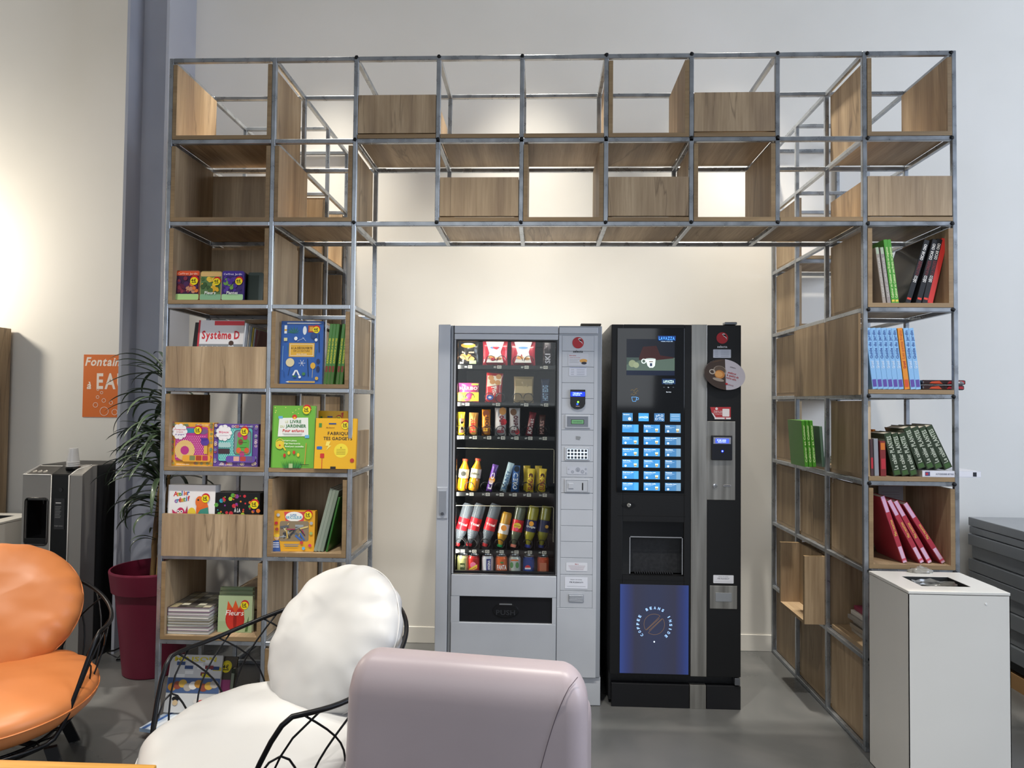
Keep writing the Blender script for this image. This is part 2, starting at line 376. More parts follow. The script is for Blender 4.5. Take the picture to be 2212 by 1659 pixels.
# double width panel, pulled out box
x0, x1, y0, y1, z0, z1 = cell(8, 3); x0 = XC[8]-t
o = thing('oak_box', (x0, .024, z0), 'double width oak box on the passage side, left of the blue books', 'box', 'oak boxes in the steel frame')
MB().box(x0-.012, .024, z0-.006, x0-.0005, 2*D-.006, z1+.008, W_V, em=EDGE, eax='z').build('side_panel', o, origin=(x0, .024, z0))
x0, x1, y0, y1, z0, z1 = cell(8, 6, 1); og = (x0-.125, y0+.02, z0)
o = thing('oak_box', og, 'oak box pulled out of the right tower into the passage', 'box', 'oak boxes in the steel frame')
xa, ya = x0-.125, y0+.022
for a in ((ya, ya+B), (y1-.02-B, y1-.02)): MB().box(xa, a[0], z0+.004, x1-.14, a[1], z1-.01, W_V, em=EDGE, eax='xz').build('side_panel', o, origin=og)
MB().box(xa, ya+B, z0+.004, x1-.14, y1-.02-B, z0+B, W_Y, em=EDGE, eax='x').build('bottom_panel', o, origin=og)
MB().box(x0-.02, ya+B, z0+B, x0-.001, y1-.02-B, z1-.01, W_V).build('back_panel', o, origin=og)

# ------------------------------------------------------------------ snack machine
MY = .39
def mx(u, v=1000, y=MY): return PY(u, v, y).x
def mz(v, u=1100, y=MY): return PY(u, v, y).z
GREY = mottled('machine_grey_enamel', '#bcc0c7', '#c0c4cb', '#c4c8cf', 4, (.38, .45), .15, 2)
GREYD = flat('#999ea6', .4, .2); BLK = flat('#0c0d10', .35); BLKG = flat('#08090c', .06, coat=.6); GAP = flat('#3e4147', .7)
X0, X1, ZT, ZB = .757, 1.622, 1.984, .150
sm = thing('snack_machine', (X0, MY, 0), 'tall grey snack and drink vending machine with a lit glass front', 'vending machine'); so = (X0, MY, 0)
def sp(name, mb, **k): return mb.build(name, sm, origin=so, **k)
GX0, GX1, GZ0, GZ1 = .858, 1.383, .690, 1.893
m = MB(); m.box(X0+.01, MY+.06, ZB, GX0-.02, 1.2, ZT-.01, GREY); m.box(GX1+.02, MY+.06, ZB, X1-.004, 1.2, ZT-.01, GREY)
m.box(GX0-.02, MY+.06, GZ1+.03, GX1+.02, 1.2, ZT-.01, GREY); m.box(GX0-.02, MY+.06, ZB, GX1+.02, 1.2, GZ0-.09, GREY); m.box(GX0-.02, 1.0, GZ0-.09, GX1+.02, 1.2, GZ1+.03, BLK)
sp('cabinet', m)
m = MB(); dk = flat('#0a0b0d', .6)
m.box(GX0-.02, MY+.06, GZ0-.09, GX0-.012, 1.0, GZ1+.03, dk); m.box(GX1+.012, MY+.06, GZ0-.09, GX1+.02, 1.0, GZ1+.03, dk); m.box(GX0-.02, .98, GZ0-.09, GX1+.02, 1.0, GZ1+.03, dk)
m.box(GX0-.02, MY+.06, GZ1+.022, GX1+.02, 1.0, GZ1+.03, dk); m.box(GX0-.02, MY+.06, GZ0-.09, GX1+.02, 1.0, GZ0-.082, dk); sp('lining', m)
# door skin pieces
m = MB(); m.box(X0, MY, ZB, X0+.064, MY+.06, ZT, GREY, .003); sp('lock_stile', m)
m = MB(); m.box(X0+.066, MY+.008, ZB, X0+.082, MY+.06, ZT-.004, GREYD, .004); m.box(X0+.082, MY+.004, ZB, X0+.0835, MY+.05, ZT-.004, GAP); sp('door_seam', m)
m = MB(); XL = X0+.085; XS = 1.395
m.box(XL, MY, GZ1+.045, XS-.002, MY+.06, ZT-.006, GREY, .002); m.box(XL, MY, GZ1+.012, XS-.002, MY+.06, GZ1+.043, GREY, .002)
m.box(XL, MY+.002, GZ0-.02, GX0-.006, MY+.06, GZ1+.012, GREY, .002); m.box(GX1+.006, MY+.002, GZ0-.02, XS-.002, MY+.06, GZ1+.012, GREY, .002); sp('door_frame', m)
dz = GZ0-.022; fx0, fx1, fz0, fz1 = .886, 1.372, .420, .556
m = MB(); m.box(XL, MY-.006, fz1, XS-.002, MY+.06, dz, GREY, .003); m.box(XL, MY-.006, ZB, XS-.002, MY+.06, fz0, GREY, .003)
m.box(XL, MY-.006, fz0, fx0, MY+.06, fz1, GREY); m.box(fx1, MY-.006, fz0, XS-.002, MY+.06, fz1, GREY); sp('lower_panel', m)
m = MB(); m.box(fx0, MY+.006, fz0, fx1, MY+.05, fz1, flat('#15161a', .3), .004); fl = sp('delivery_flap', m)
m = MB(); cxm = (fx0+fx1)/2; T_ = Matrix.Translation((cxm, MY+.006, fz0+.062)) @ Matrix.Rotation(R(90), 4, 'X')
m.lathe([(.07, 0), (.066, .004), (.001, .005)], flat('#101114', .25), 32, T_ @ Matrix.Diagonal((1, .55, 1, 1))); m.box(cxm-.033, MY-.001, fz0+.094, cxm+.033, MY+.004, fz0+.099, flat('#8f9296', .3, .5)); o = m.build('push_plate', None, origin=so); o.location = (0, 0, 0); o.parent = fl
p = Print(Matrix.Translation((cxm-X0, 0, fz0+.055))); p.text('PUSH', 0, 0, .026, '#2b2d31', w=.10); o = p.build('push_lettering', fl)
# window gasket, glass, inner lamp
m = MB(); g = .009
for a in ((GX0-.006, GZ0-.016, GX0+g-.006, GZ1+.012), (GX1-g+.006, GZ0-.016, GX1+.006, GZ1+.012), (GX0, GZ1+.003, GX1, GZ1+.012), (GX0, GZ0-.016, GX1, GZ0-.002)): m.box(a[0], MY-.002, a[1], a[2], MY+.02, a[3], BLK, .002)
sp('window_gasket', m)
m = MB().box(GX0, MY+.008, GZ0-.004, GX1, MY+.012, GZ1+.004, flat('#f4f8f6', .01, trans=1, ior=1.3)); sp('window_pane', m)
LED = flat('#fff3dd', .5, emit=6)
m = MB().box(GX0-.010, MY+.035, GZ0, GX0-.004, MY+.047, GZ1, LED); sp('lamp_strip', m)
m = MB().box(GX0+.01, MY+.035, GZ1+.010, GX1-.02, MY+.047, GZ1+.016, LED); sp('lamp_strip', m)
l = lamp('snack_machine_light', 'AREA', (GX0-.002, MY+.055, (GZ0+GZ1)/2), (GX0+.3, .62, (GZ0+GZ1)/2), 4.6, (1, .95, .86), .02, sy=1.1)
l = lamp('snack_machine_light', 'AREA', (1.12, MY+.05, GZ1+.008), (1.12, .62, 1.2), .8, (1, .95, .86), .45, sy=.02)
# trays with price strips and coils
TY = .462; TR_ = [(793, 2), (874, 2), (946, 7), (1068.5, 7), (1192, 7)]; TZ = []
STRIP = flat('#101113', .4); TRAYM = flat('#26282c', .5, .3)
rows = [[('8B', '1.50'), ('8D', '1.50'), ('8F', '1.60'), ('8G', '1.60')], [('7B', '1.60'), ('7D', '1.20'), ('7F', '1.60'), ('7G', '1.60')],
        [('6A', '1.20'), ('6B', '1.60'), ('6C', '1.60'), ('6D', '1.20'), ('6E', '1.20'), ('6F', '1.60'), ('6G', '1.60')],
        [('5B', '1.80'), ('5C', '1.60'), ('5D', '1.60'), ('5E', '1.20'), ('5F', '1.20'), ('5G', '1.60')],
        [('4A', '1.80'), ('4B', '1.80'), ('4C', '1.80'), ('4D', '1.80'), ('4E', '1.50'), ('4F', '1.50'), ('4G', '1.50')]]
px4 = [(1012, 1075, 1134, 1175), (1006, 1072, 1133, 1176), (995, 1022, 1053, 1083, 1112, 1142, 1173), (1015, 1050, 1080, 1108, 1139, 1173), (996, 1021, 1049, 1080, 1112, 1141, 1172)]
for r_, (v, _) in enumerate(TR_):
    z = mz(v, 1090, TY); TZ.append(z+.010)
    sp('tray', MB().box(GX0-.008, TY+.003, z+.002, GX1+.008, .96, z+.006, TRAYM).box(GX0-.008, TY, z-.011, GX1+.008, TY+.003, z+.010, STRIP))
    for (cd_, pr_), u in zip(rows[r_], px4[r_]):
        x = mx(u, v, TY); p = Print(Matrix.Translation((x-X0, TY-MY, z)), .5, base=.0002)
        p.text(cd_, -.014, 0, .009, '#c9cac6', w=.014); p.rect(-.002, -.008, .020, .008, '#e6e4da'); p.rect(.001, -.005, .017, .005, '#1a1b1d'); p.text(pr_, .009, 0, .006, '#f2f0e6', w=.013); p.build('price_label', sm)
    if r_ in (0, 1):
        for u in px4[r_][:3]:
            for s_ in (-1, 1):
                x = mx(u-4, v, TY)+s_*.030
                sp('coil', MB().tube([(x+.026*math.cos(a*.35), TY+.006+a*.0022, z+.036+.026*math.sin(a*.35)) for a in range(90)], .0020, BLK, 5))
    else:
        for q, u in enumerate(px4[r_]):
            x = mx(u-2, v, TY); sp('coil', MB().tube([(x+.027*math.cos(a*.35), TY+.006+a*.0022, z+.036+.027*math.sin(a*.35)) for a in range(90)], .0020, BLK, 5))
        for u in px4[r_]:
            x = mx(u+13, v, TY); sp('lane_divider', MB().box(x, TY+.02, z+.006, x+.001, .9, z+.055, TRAYM))
for v0, v1 in ((969, 1058), (1093, 1185)):   # acrylic drop guards
    z1_, z0_ = mz(v0, 1090, .45), mz(v1, 1090, .45); sp('drop_guard_wire', MB().tube([(GX0-.004, .445, z1_), (GX1-.012, .445, z1_), (GX1-.007, .445, z1_-.005), (GX1-.007, .445, z0_+.04)], .0014, flat('#b9b29c', .35, .3), 6))
# payment column
m = MB(); m.box(XS, MY, ZB, X1, MY+.06, ZT-.004, GREYD, .003); sp('payment_column', m)
cx0, cx1 = 1.413, 1.580; m = MB(); m.box(XS+.002, MY-.004, GZ1+.047, 1.600, MY, ZT-.012, GREY, .0015)
zs = [mz(v, 1245) for v in (725, 759, 793, 827, 861, 895, 929, 962, 997, 1031, 1065, 1101, 1136, 1170, 1205, 1241, 1276, 1313)]
for a, b in zip(zs, zs[1:]): m.box(cx0, MY-.003, b+.0012, cx1, MY, a-.0012, GREY, .001)
m.box(XS+.002, MY-.003, zs[-1], cx0-.0015, MY, zs[0], GREY); m.box(cx1+.0015, MY-.003, zs[-1], 1.600, MY, zs[0], GREY); m.box(XS+.002, MY-.005, ZB, 1.600, MY, zs[-1]-.001, GREY, .001); sp('module_plates', m)
def fp(T_x, T_z): return Print(Matrix.Translation((T_x-X0, -.004, T_z)))
cxm = (cx0+cx1)/2
def swirl(p, x, y, r, sub):
    p.disc(x, y, r, '#b3202b', n=32)
    p.poly([(x-r*.05, y+r*.62), (x+r*.15, y+r*.8), (x+r*.5, y+r*.72), (x+r*.45, y+r*.58), (x+r*.2, y+r*.64), (x+r*.08, y+r*.5), (x+r*.25, y+r*.3), (x+r*.6, y+r*.05), (x+r*.78, y-r*.28), (x+r*.72, y+r*.12), (x+r*.42, y+r*.42), (x+r*.2, y+r*.5)][::1], '#e9e4e6')
    p.text('selecta', x, y-r*1.5, r*.42, sub, w=r*1.7)
p = fp(cxm, zs[0]-.05); swirl(p, 0, .012, .030, '#22242a'); p.build('brand_emblem', sm)
p = fp(cxm+.002, mz(777, 1245)); p.rrect(-.053, -.032, .053, .032, .004, '#c9ccd4'); p.text('Bienvenue', -.047, .022, .006, '#b2454f', w=.035, al='l'); p.text('Comment vous faire plaisir ?', -.047, .011, .004, '#b2757f', w=.06, al='l')
for q, ww in enumerate((.055, .045, .05)): p.rect(-.047, .001-q*.008, -.047+ww, .0022-q*.008, '#8a8d97')
p.disc(.027, -.006, .020, '#d9a253', .010); p.disc(.030, -.018, .014, '#2b2b3a', .007); p.build('snack_sticker', sm)
p = fp(cxm, mz(803, 1245)); p.rrect(-.046, -.022, .046, .022, .003, '#d2d6e2'); p.rect(-.042, .0205, .042, .022, '#4a6ab8')
for q in range(4): p.rect(-.036, .012-q*.009, -.02, .0132-q*.009, '#5d6577'); p.rect(-.006, .012-q*.009, .036, .0132-q*.009, '#6d7587')
p.build('notice_sticker', sm)
# card reader
zc = mz(863, 1245); m = MB(); m.prism([(-.039, .052), (-.039, -.022), (-.034, -.036), (-.020, -.047), (0, -.051), (.020, -.047), (.034, -.036), (.039, -.022), (.039, .052)], 0, .012, flat('#0d0e12', .25), Matrix.Translation((cxm, MY-.001, zc)) @ Matrix.Rotation(R(90), 4, 'X')); cr = sp('card_reader', m)
p = Print(Matrix.Translation((cxm-X0, -.0135, zc)), .3, 2.2); p.rect(-.037, .016, .037, .040, '#0e2bd8'); p.text('TERMINAL', -.002, .033, .006, '#a9c4ff', w=.05); p.text('BONJOUR', -.006, .024, .006, '#a9c4ff', w=.04); p.disc(.002, -.013, .005, '#7dff3a'); p.disc(-.002, -.024, .005, '#1e4bff'); p.build('reader_display', cr)
p = Print(Matrix.Translation((cxm-X0, -.0135, zc-.036)), .3); p.rect(-.01, -.001, .01, .002, '#c9a9a9'); p.build('reader_lettering', cr)
# lcd, keypad, coin label, coin slot
z = mz(911, 1245); m = MB(); m.box(cxm-.066, MY-.010, z-.034, cxm+.066, MY-.003, z+.036, GREY, .003); lc = sp('display_bezel', m)
p = Print(Matrix.Translation((cxm-X0, -.0103, z))); p.rect(-.055, -.026, .055, .028, '#7c828c'); p.build('bezel_inset', lc)
p = Print(Matrix.Translation((cxm-X0, -.0108, z)), .3, .5); p.rect(-.034, -.012, .034, .012, '#1d2a1d'); p.rect(-.031, -.010, .031, .010, '#5d8f63'); p.text('CHOISISSEZ', 0, 0, .006, '#2d4a33', w=.05); p.build('green_display', lc)
z = mz(981, 1245); m = MB(); m.box(cxm-.066, MY-.008, z-.034, cxm+.066, MY-.003, z+.036, GREY, .003); kp = sp('keypad_bezel', m)
p = Print(Matrix.Translation((cxm-X0, -.0082, z)), .3, 1.3); p.rect(-.056, -.028, .056, .030, '#20242a'); p.rect(-.054, -.026, .054, .028, '#cfe0f2'); p.build('key_light', kp)
m = MB()
for r_ in range(3):
    for q in range(6):
        x = cxm-.0445+q*.0178; zz = z+.019-r_*.018; m.box(x-.0065, MY-.0115, zz-.0065, x+.0065, MY-.008, zz+.0065, flat('#4b5058', .35, .4), .001)
o = m.build('keys', None, origin=so); o.parent = kp; o.location = (0, 0, 0)
z = mz(1016, 1245); p = fp(cxm, z); p.rrect(-.053, -.020, .053, .021, .006, '#bfc3cd')
for x, y, r in ((-.024, -.008, .008), (.004, .004, .012), (.028, -.006, .009), (.045, .008, .005), (.046, -.013, .004), (-.044, .006, .003)): p.disc(x, y, r, '#969ba6'); p.disc(x, y, r*.6, '#a9aeb9')
p.text('2', .004, .004, .010, '#7f8591'); p.build('coin_sticker', sm)
z = mz(1050, 1245); m = MB(); m.box(cxm-.066, MY-.008, z-.034, cxm+.066, MY-.003, z+.038, GREY, .003); m.box(cxm-.046, MY-.012, z-.012, cxm-.018, MY-.008, z+.016, GREY, .002); o = sp('coin_module', m)
p = Print(Matrix.Translation((cxm-X0, -.0085, z))); p.rect(.026, -.020, .032, .018, '#1a1b1e'); p.line([(-.056, -.028), (.056, -.028), (.056, .032), (-.056, .032), (-.056, -.028)], .0015, '#858a93'); p.build('coin_slot', o)
z = mz(946, 1245); p = fp(cxm+.004, z); p.poly([(-.012, .010), (.010, .008), (.014, .004), (.008, -.010), (-.011, -.007)], '#8c8f92'); p.build('adhesive_mark', sm)
z = mz(1224, 1245); p = fp(cxm+.002, z); p.rrect(-.055, -.022, .055, .022, .004, '#d5d7de'); p.text('Merci', 0, .014, .006, '#b24a55', w=.018)
for q in range(4): p.rect(-.044+q*.004, .004-q*.006, .044-q*.003, .0052-q*.006, '#9a6a75')
p.build('thanks_sticker', sm)
z = mz(1259, 1245); p = fp(cxm, z); p.rrect(-.059, -.029, .059, .031, .002, '#d8dbe4'); p.text('Numero de machine', 0, .018, .005, '#6a6d77', w=.06); p.text('FR92130271', 0, .004, .007, '#50535d', w=.07); p.rect(-.048, -.018, .048, -.0168, '#8a8d97'); p.build('number_sticker', sm)
z = mz(1291, 1245); m = MB(); m.box(cxm-.040, MY-.007, z-.020, cxm+.040, MY-.003, z+.020, GREYD, .002)
for q in range(5): m.box(cxm-.036, MY-.012+.001*q, z+.010-q*.007, cxm+.036, MY-.007, z+.014-q*.007, GREY, .001)
sp('coin_return', m)
# lock handle, hinge, plinth
z0_, z1_ = mz(1120, 957), mz(1052, 957); m = MB(); m.box(X0+.004, MY-.006, z0_, X0+.060, MY, z1_, GREY, .003); lh = sp('lock_plate', m)
m = MB(); m.prism([(-.019, .062), (-.019, -.045), (-.014, -.058), (0, -.064), (.014, -.058), (.019, -.045), (.019, .062)], 0, .006, GREYD, Matrix.Translation((X0+.034, MY-.006, (z0_+z1_)/2)) @ Matrix.Rotation(R(90), 4, 'X')); m.lathe([(.009, 0), (.008, .004), (.003, .004), (.003, .001)], flat('#6b6f76', .3, .6), 18, Matrix.Translation((X0+.034, MY-.012, z0_+.026)) @ Matrix.Rotation(R(90), 4, 'X'))
o = m.build('lock_lever', None, origin=so); o.parent = lh; o.location = (0, 0, 0)
sp('hinge', MB().box(1.51, MY+.002, ZT, 1.618, MY+.05, ZT+.010, flat('#4a443b', .5, .3), .003))
sp('plinth', MB().box(X0, MY+.01, .002, X1+.004, MY+.04, .146, GREY, .002).box(X0+.03, MY+.05, 0, X1-.03, 1.18, .15, BLK))

# ------------------------------------------------------------------ goods in the snack machine
def gx(u, v=1000, y=.50): return PY(u, v, y).x
def pouch(name, label, cat, u0, u1, vt, row, base, paint=None, group='snacks in the vending machine', depth=.035, lean=0, y=.506, slope=0):
    x0, x1 = gx(u0, vt, y), gx(u1, vt, y); z0 = TZ[row]; h = PY(1090, vt, y).z-z0; wd = x1-x0
    o = thing(name, ((x0+x1)/2, y, z0), label, cat, group, (0, R(lean), 0)); mb = MB(); N, K = 14, 18; vs = []; random.seed(int(u0*7+row))
    ph = random.random()*9
    for s_ in (-1, 1):
        for j in range(K+1):
            for i in range(N+1):
                a, b = i/N*2-1, j/K; th = (1-a**2)**.6*min(1, 4.5*b, 4.5*(1-b))**.7
                zz = .0025*math.sin(9*b+ph)+.003*noise.noise(Vector((a*3, b*5, ph)))*(2 if wd > .05 else 1)
                ww = wd/2*(1-.05*math.sin(math.pi*b)); vs.append((a*ww, s_*th*depth/2+zz*th, b*h))
    n1 = (N+1)*(K+1)
    fs = [[j*(N+1)+i, j*(N+1)+i+1, (j+1)*(N+1)+i+1, (j+1)*(N+1)+i] for j in range(K) for i in range(N)]; fs += [[q+n1 for q in f][::-1] for f in fs]
    mb.add(vs, fs, flat(base, .28, coat=.5), True); wr = mb.build('wrapper', o)
    if paint:
        p = Print(Matrix.Translation((0, -depth/2-.001, 0)), .3); paint(p, wd, h); p.build('printed_front', o)
    return o
S_ = lambda p, t, w, h, y, c, k=.8, th=.16, **kw: p.text(t, 0, h*y, h*th, c, w=w*k, **kw)
def f_bbq(p, w, h): p.disc(0, h*.82, w*.36, '#d98b2c', h*.10); p.disc(0, h*.88, w*.26, '#efe6d6', h*.04); S_(p, 'barbecue', w, h, .55, '#d8c3a6', .6, .08); p.disc(-w*.12, h*.36, w*.3, '#c8803a', h*.12); p.disc(w*.08, h*.27, w*.24, '#e0a560', h*.1); p.text('100', -w*.32, h*.1, h*.09, '#e7e2d7'); p.rect(w*.06, h*.06, w*.4, h*.2, '#b9cf9c')
def f_rw(p, w, h): p.poly([(-w*.36, h*.96), (w*.36, h*.96), (w*.22, h*.55), (w*.34, h*.12), (-w*.34, h*.12), (-w*.22, h*.5)], '#ded9d6'); p.disc(0, h*.72, w*.2, '#4a6fa5', h*.05); p.disc(-w*.12, h*.32, w*.14, '#c98a4a', h*.07); p.disc(w*.16, h*.28, w*.12, '#d59a58', h*.06)
def f_dk(p, w, h): p.text('SKI', 0, h*.3, w*.5, '#9a9aa5', w=h*.4, rot=90); p.rect(-w*.3, h*.7, w*.3, h*.95, '#3b3138')
def f_har(p, w, h): p.rect(-w*.5, h*.06, w*.5, h*.52, '#e7c23a'); S_(p, 'HARIBO', w, h, .73, '#f3d9c4', .86, .17); p.disc(w*.1, h*.33, w*.2, '#8e2a23', h*.15); p.disc(w*.28, h*.25, w*.13, '#f1c53d', h*.14); p.disc(-w*.25, h*.28, w*.12, '#69a23b', h*.1); p.disc(-w*.05, h*.14, w*.16, '#c8496d', h*.07); p.rect(w*.15, h*.88, w*.48, h*.97, '#8fb63c')
def f_pit(p, w, h): p.poly([(-w*.42, h*.52), (w*.42, h*.62), (w*.42, h*.9), (-w*.42, h*.9)], '#efe3cf'); [p.disc(x*w, y*h, w*.17, '#c98d4f', w*.15) for x, y in ((-.2, .83), (.25, .88), (-.1, .7), (.22, .68))]; p.text("Pitch", w*.1, h*.38, w*.32, '#f6efe6', w=h*.34, rot=-70); p.disc(-w*.2, h*.17, w*.2, '#2b4fa8', h*.09); p.disc(-w*.2, h*.17, w*.1, '#e5e3ee', h*.04)
def f_col(*cols):
    def f(p, w, h):
        for q, c in enumerate(cols): p.rect(-w*.42, h*(.1+.8*q/len(cols)), w*.42, h*(.1+.8*(q+1)/len(cols)), c)
    return f
def f_bar(t_, tc, *deco):
    def f(p, w, h):
        for x, y, r, c in deco: p.disc(x*w, y*h, r*w, c, r*w*1.1)
        if t_: p.text(t_, 0, h*.42, w*.58, tc, w=h*.62, rot=90)
    return f
GS = 'snack bags on the upper trays'
pouch('snack_bag', 'black and orange barbecue crisp bag, top left tray', 'snack', 991, 1034, 738, 0, '#17120f', f_bbq, GS)
pouch('snack_bag', 'left of two red and white snack bags on the top tray', 'snack', 1043, 1097, 737, 0, '#a51f31', f_rw, GS)
pouch('snack_bag', 'right of two red and white snack bags on the top tray', 'snack', 1104, 1157, 737, 0, '#8f1f30', f_rw, GS)
pouch('snack_bag', 'dark upright packet at the right end of the top tray', 'snack', 1172, 1194, 738, 0, '#1b1013', f_dk, GS)
pouch('sweet_bag', 'pink and yellow sweets bag, left end of the second tray', 'snack', 991, 1035, 828, 1, '#c03a78', f_har, GS)
pouch('snack_bag', 'red packet with round biscuits on the second tray', 'snack', 1048, 1084, 806, 1, '#c62227', f_pit, GS, lean=3)
pouch('sandwich_pack', 'beige sandwich in clear film on the second tray', 'snack', 1110, 1153, 813, 1, '#a8926a', f_col('#7e6a44', '#c7b083', '#a08a5c'), GS)
pouch('snack_bag', 'dark blue packet at the right end of the second tray', 'snack', 1168, 1188, 818, 1, '#0f2a52', f_bar('HOT EDG', '#8fb2d6'), GS)
GB = 'chocolate bars on the third tray'
pouch('snack_bag', 'yellow sweets packet, leftmost on the third tray', 'snack', 990, 1005, 891, 2, '#d9b72f', f_bar('M', '#4a2b1a'), GB)
pouch('chocolate_bar', 'gold bar with red lettering on the third tray', 'snack', 1012, 1032, 892, 2, '#b98b45', f_bar('TWIX', '#c4202b', ), GB, lean=2)
pouch('chocolate_bar', 'orange and yellow bar on the third tray', 'snack', 1041, 1060, 885, 2, '#d98219', f_bar('Lion', '#5d2a10', (0, .85, .35, '#7a3a14'), (0, .2, .3, '#f0b93b')), GB)
pouch('chocolate_bar', 'left of two white and red bars on the third tray', 'snack', 1069, 1094, 881, 2, '#d5cfd0', f_bar('Bueno', '#7e1f28', (.2, .88, .3, '#b9803f'), (.3, .5, .25, '#b3202b')), GB)
pouch('chocolate_bar', 'right of two white and red bars on the third tray', 'snack', 1100, 1124, 881, 2, '#d0cacb', f_bar('Bueno', '#5a1820', (-.1, .85, .28, '#6a4426'), (.25, .15, .22, '#b3202b')), GB)
pouch('chocolate_bar', 'dark red bar with pale lettering on the third tray', 'snack', 1135, 1150, 889, 2, '#7d1f2c', f_bar('KitKat', '#d5c7cb'), GB, lean=10)
pouch('chocolate_bar', 'dim brown bar, rightmost on the third tray', 'snack', 1163, 1177, 895, 2, '#4f2a22', f_bar('MARS', '#b98a83'), GB, lean=2)
GC = 'bars on the fourth tray'
pouch('chocolate_bar', 'purple and orange bar on the fourth tray', 'snack', 1050, 1063, 1002, 3, '#6b3fa0', f_bar('LEO', '#efe6f2', (.05, .45, .5, '#e59a2e')), GC, lean=14)
pouch('chocolate_bar', 'pale blue and white bar on the fourth tray', 'snack', 1080, 1094, 997, 3, '#bcd3df', f_bar('BOUNTY', '#2a5f93'), GC, lean=16)
pouch('biscuit_pack', 'blue round biscuit packet on the fourth tray', 'snack', 1104, 1121, 1005, 3, '#2e62a8', f_bar('OREO', '#dfe8f2', (.1, .88, .35, '#1b2436')), GC, lean=3)
for a, lb in ((1136, 'left of two yellow bars with red lettering on the fourth tray'), (1161, 'right of two yellow bars with red lettering on the fourth tray')):
    pouch('chocolate_bar', lb, 'snack', a, a+17, 1011, 3, '#e3c52c', f_bar('SUNDY', '#8a2a1d', (0, .72, .26, '#5d3418')), GC, lean=4)
    pouch('chocolate_bar', lb.split(' of ')[0]+'most yellow bar standing behind the front yellow bars', 'snack', a-5, a+10, 1005, 3, '#c9ac22', None, GC, lean=0, y=.545)
def bottle(name, label, u, v0, row, ln, r, glass, liquid, cap, lab, lean, flip, group, tw=None, back=8, y=.50, lvl=.8):
    x = gx(u, v0, y); z = TZ[row]+r*.75*abs(math.sin(R(lean)))*1.0+.001
    o = thing(name, (x, y+.012, z), label, 'bottle', group, (R(-back), R(lean), 0))
    pr = [(.0, 0), (r*.8, 0), (r, .012), (r, ln*.32), (r*.9, ln*.38), (r*.95, ln*.5), (r, ln*.58), (r*.92, ln*.7), (r*.55, ln*.84), (.0125, ln*.91), (.0125, ln*.95)]
    cp = [(.0155, ln*.93), (.0155, ln*.995), (.013, ln), (0, ln)]; T_ = None
    if flip: T_ = Matrix.Translation((0, 0, ln)) @ Matrix.Rotation(R(180), 4, 'X')
    ins = [(max(a*.93, 0), b+(.002 if b == 0 else 0)) for a, b in pr if b <= ln*lvl+.001]
    if liquid: MB().lathe(pr, flat(liquid, .12, coat=.8), 24, T_, cap=False).build('body', o)
    else: MB().lathe(pr, flat('#cfdbe8', .08, trans=.82, ior=1.2, coat=.5), 24, T_, cap=False).build('body', o)
    MB().lathe(cp, flat(cap, .4), 18, T_).build('cap', o)
    la, lb_ = (.40, .68) if not flip else (.34, .62); mb = MB(); mb.lathe([(r*1.015, ln*la), (r*1.015, ln*lb_)], flat(lab, .35), 24, T_, cap=False); mb.build('label_band', o)
    if tw:
        zc = ln*(la+lb_)/2; zc = ln-zc if flip else zc
        p = Print(Matrix.Translation((0, -r*1.03, zc)), .4); tw(p, r*1.2, ln*(lb_-la)); p.build('label_print', o)
    return o
GD = 'bottles in the vending machine'
def l_t(t_, c, *d):
    def f(p, w, h):
        for x, y, r, cc in d: p.disc(x*w, y*h, r*w, cc)
        if t_: p.text(t_, 0, 0, w*.36, c, w=w*1.3)
    return f
bottle('juice_bottle', 'orange juice bottle with red cap, left end of the fourth tray', 997, 1060, 3, .172, .028, 1, '#d68a1c', '#d8482a', '#e9dfc6', 6, False, GD, l_t('', '#1d1d1d', (0, 0, .4, '#2a2a22')), 2)
bottle('juice_bottle', 'orange juice bottle with red cap next to the purple bar', 1021, 1060, 3, .175, .028, 1, '#d9921e', '#d8482a', '#e9dfc6', 9, False, GD, l_t('juice', '#4a4a32'), 2)
for u, lb in ((986, 'water bottle upside down, leftmost of three with red caps'), (1012, 'water bottle upside down, middle of three with red caps'), (1046, 'water bottle upside down, right of three with red caps')):
    bottle('water_bottle', lb, u, 1190, 4, .235, .031, 1, None, '#d8262b', '#c8202c', 15, True, GD, l_t('Vittel', '#f2e6e6'))
bottle('juice_bottle', 'small orange juice bottle upside down with a green cap', 1079, 1190, 4, .19, .029, 1, '#c2902c', '#1f9a53', '#e8e2da', 12, True, GD, l_t('', '#d0', (0, .1, .45, '#e08a2e')))
bottle('soda_bottle', 'soda bottle upside down with a red label and pink cap', 1108, 1190, 4, .225, .031, 1, '#5d6450', '#ec8d78', '#d2232f', 11, True, GD, lambda p, w, h: (p.disc(0, 0, w*.55, '#e8cf3a', w*.42), p.text('Schweppes', 0, 0, w*.2, '#b3202b', w=w*.95), p.disc(0, -h*.28, w*.25, '#e0567d')))
bottle('soda_bottle', 'soda bottle upside down with navy label, left of two', 1139, 1190, 4, .225, .031, 1, '#9a9226', '#2b3a9c', '#1a2357', 9, True, GD, lambda p, w, h: (p.disc(0, h*.2, w*.35, '#eda22b'), p.text('Orangina', 0, -h*.05, w*.3, '#f2f2ee', w=w*1.3)))
bottle('soda_bottle', 'soda bottle upside down with navy label, right of two', 1168, 1190, 4, .225, .031, 1, '#7d7a22', '#1f2a72', '#151c45', 8, True, GD, l_t('', '#fff', (.4, 0, .25, '#b98a2b')))
GK = 'drink cans on the bottom tray'
ZC = TZ[4]-.150
sp('tray', MB().box(GX0-.008, TY+.003, ZC-.006, GX1+.008, .96, ZC-.001, TRAYM))
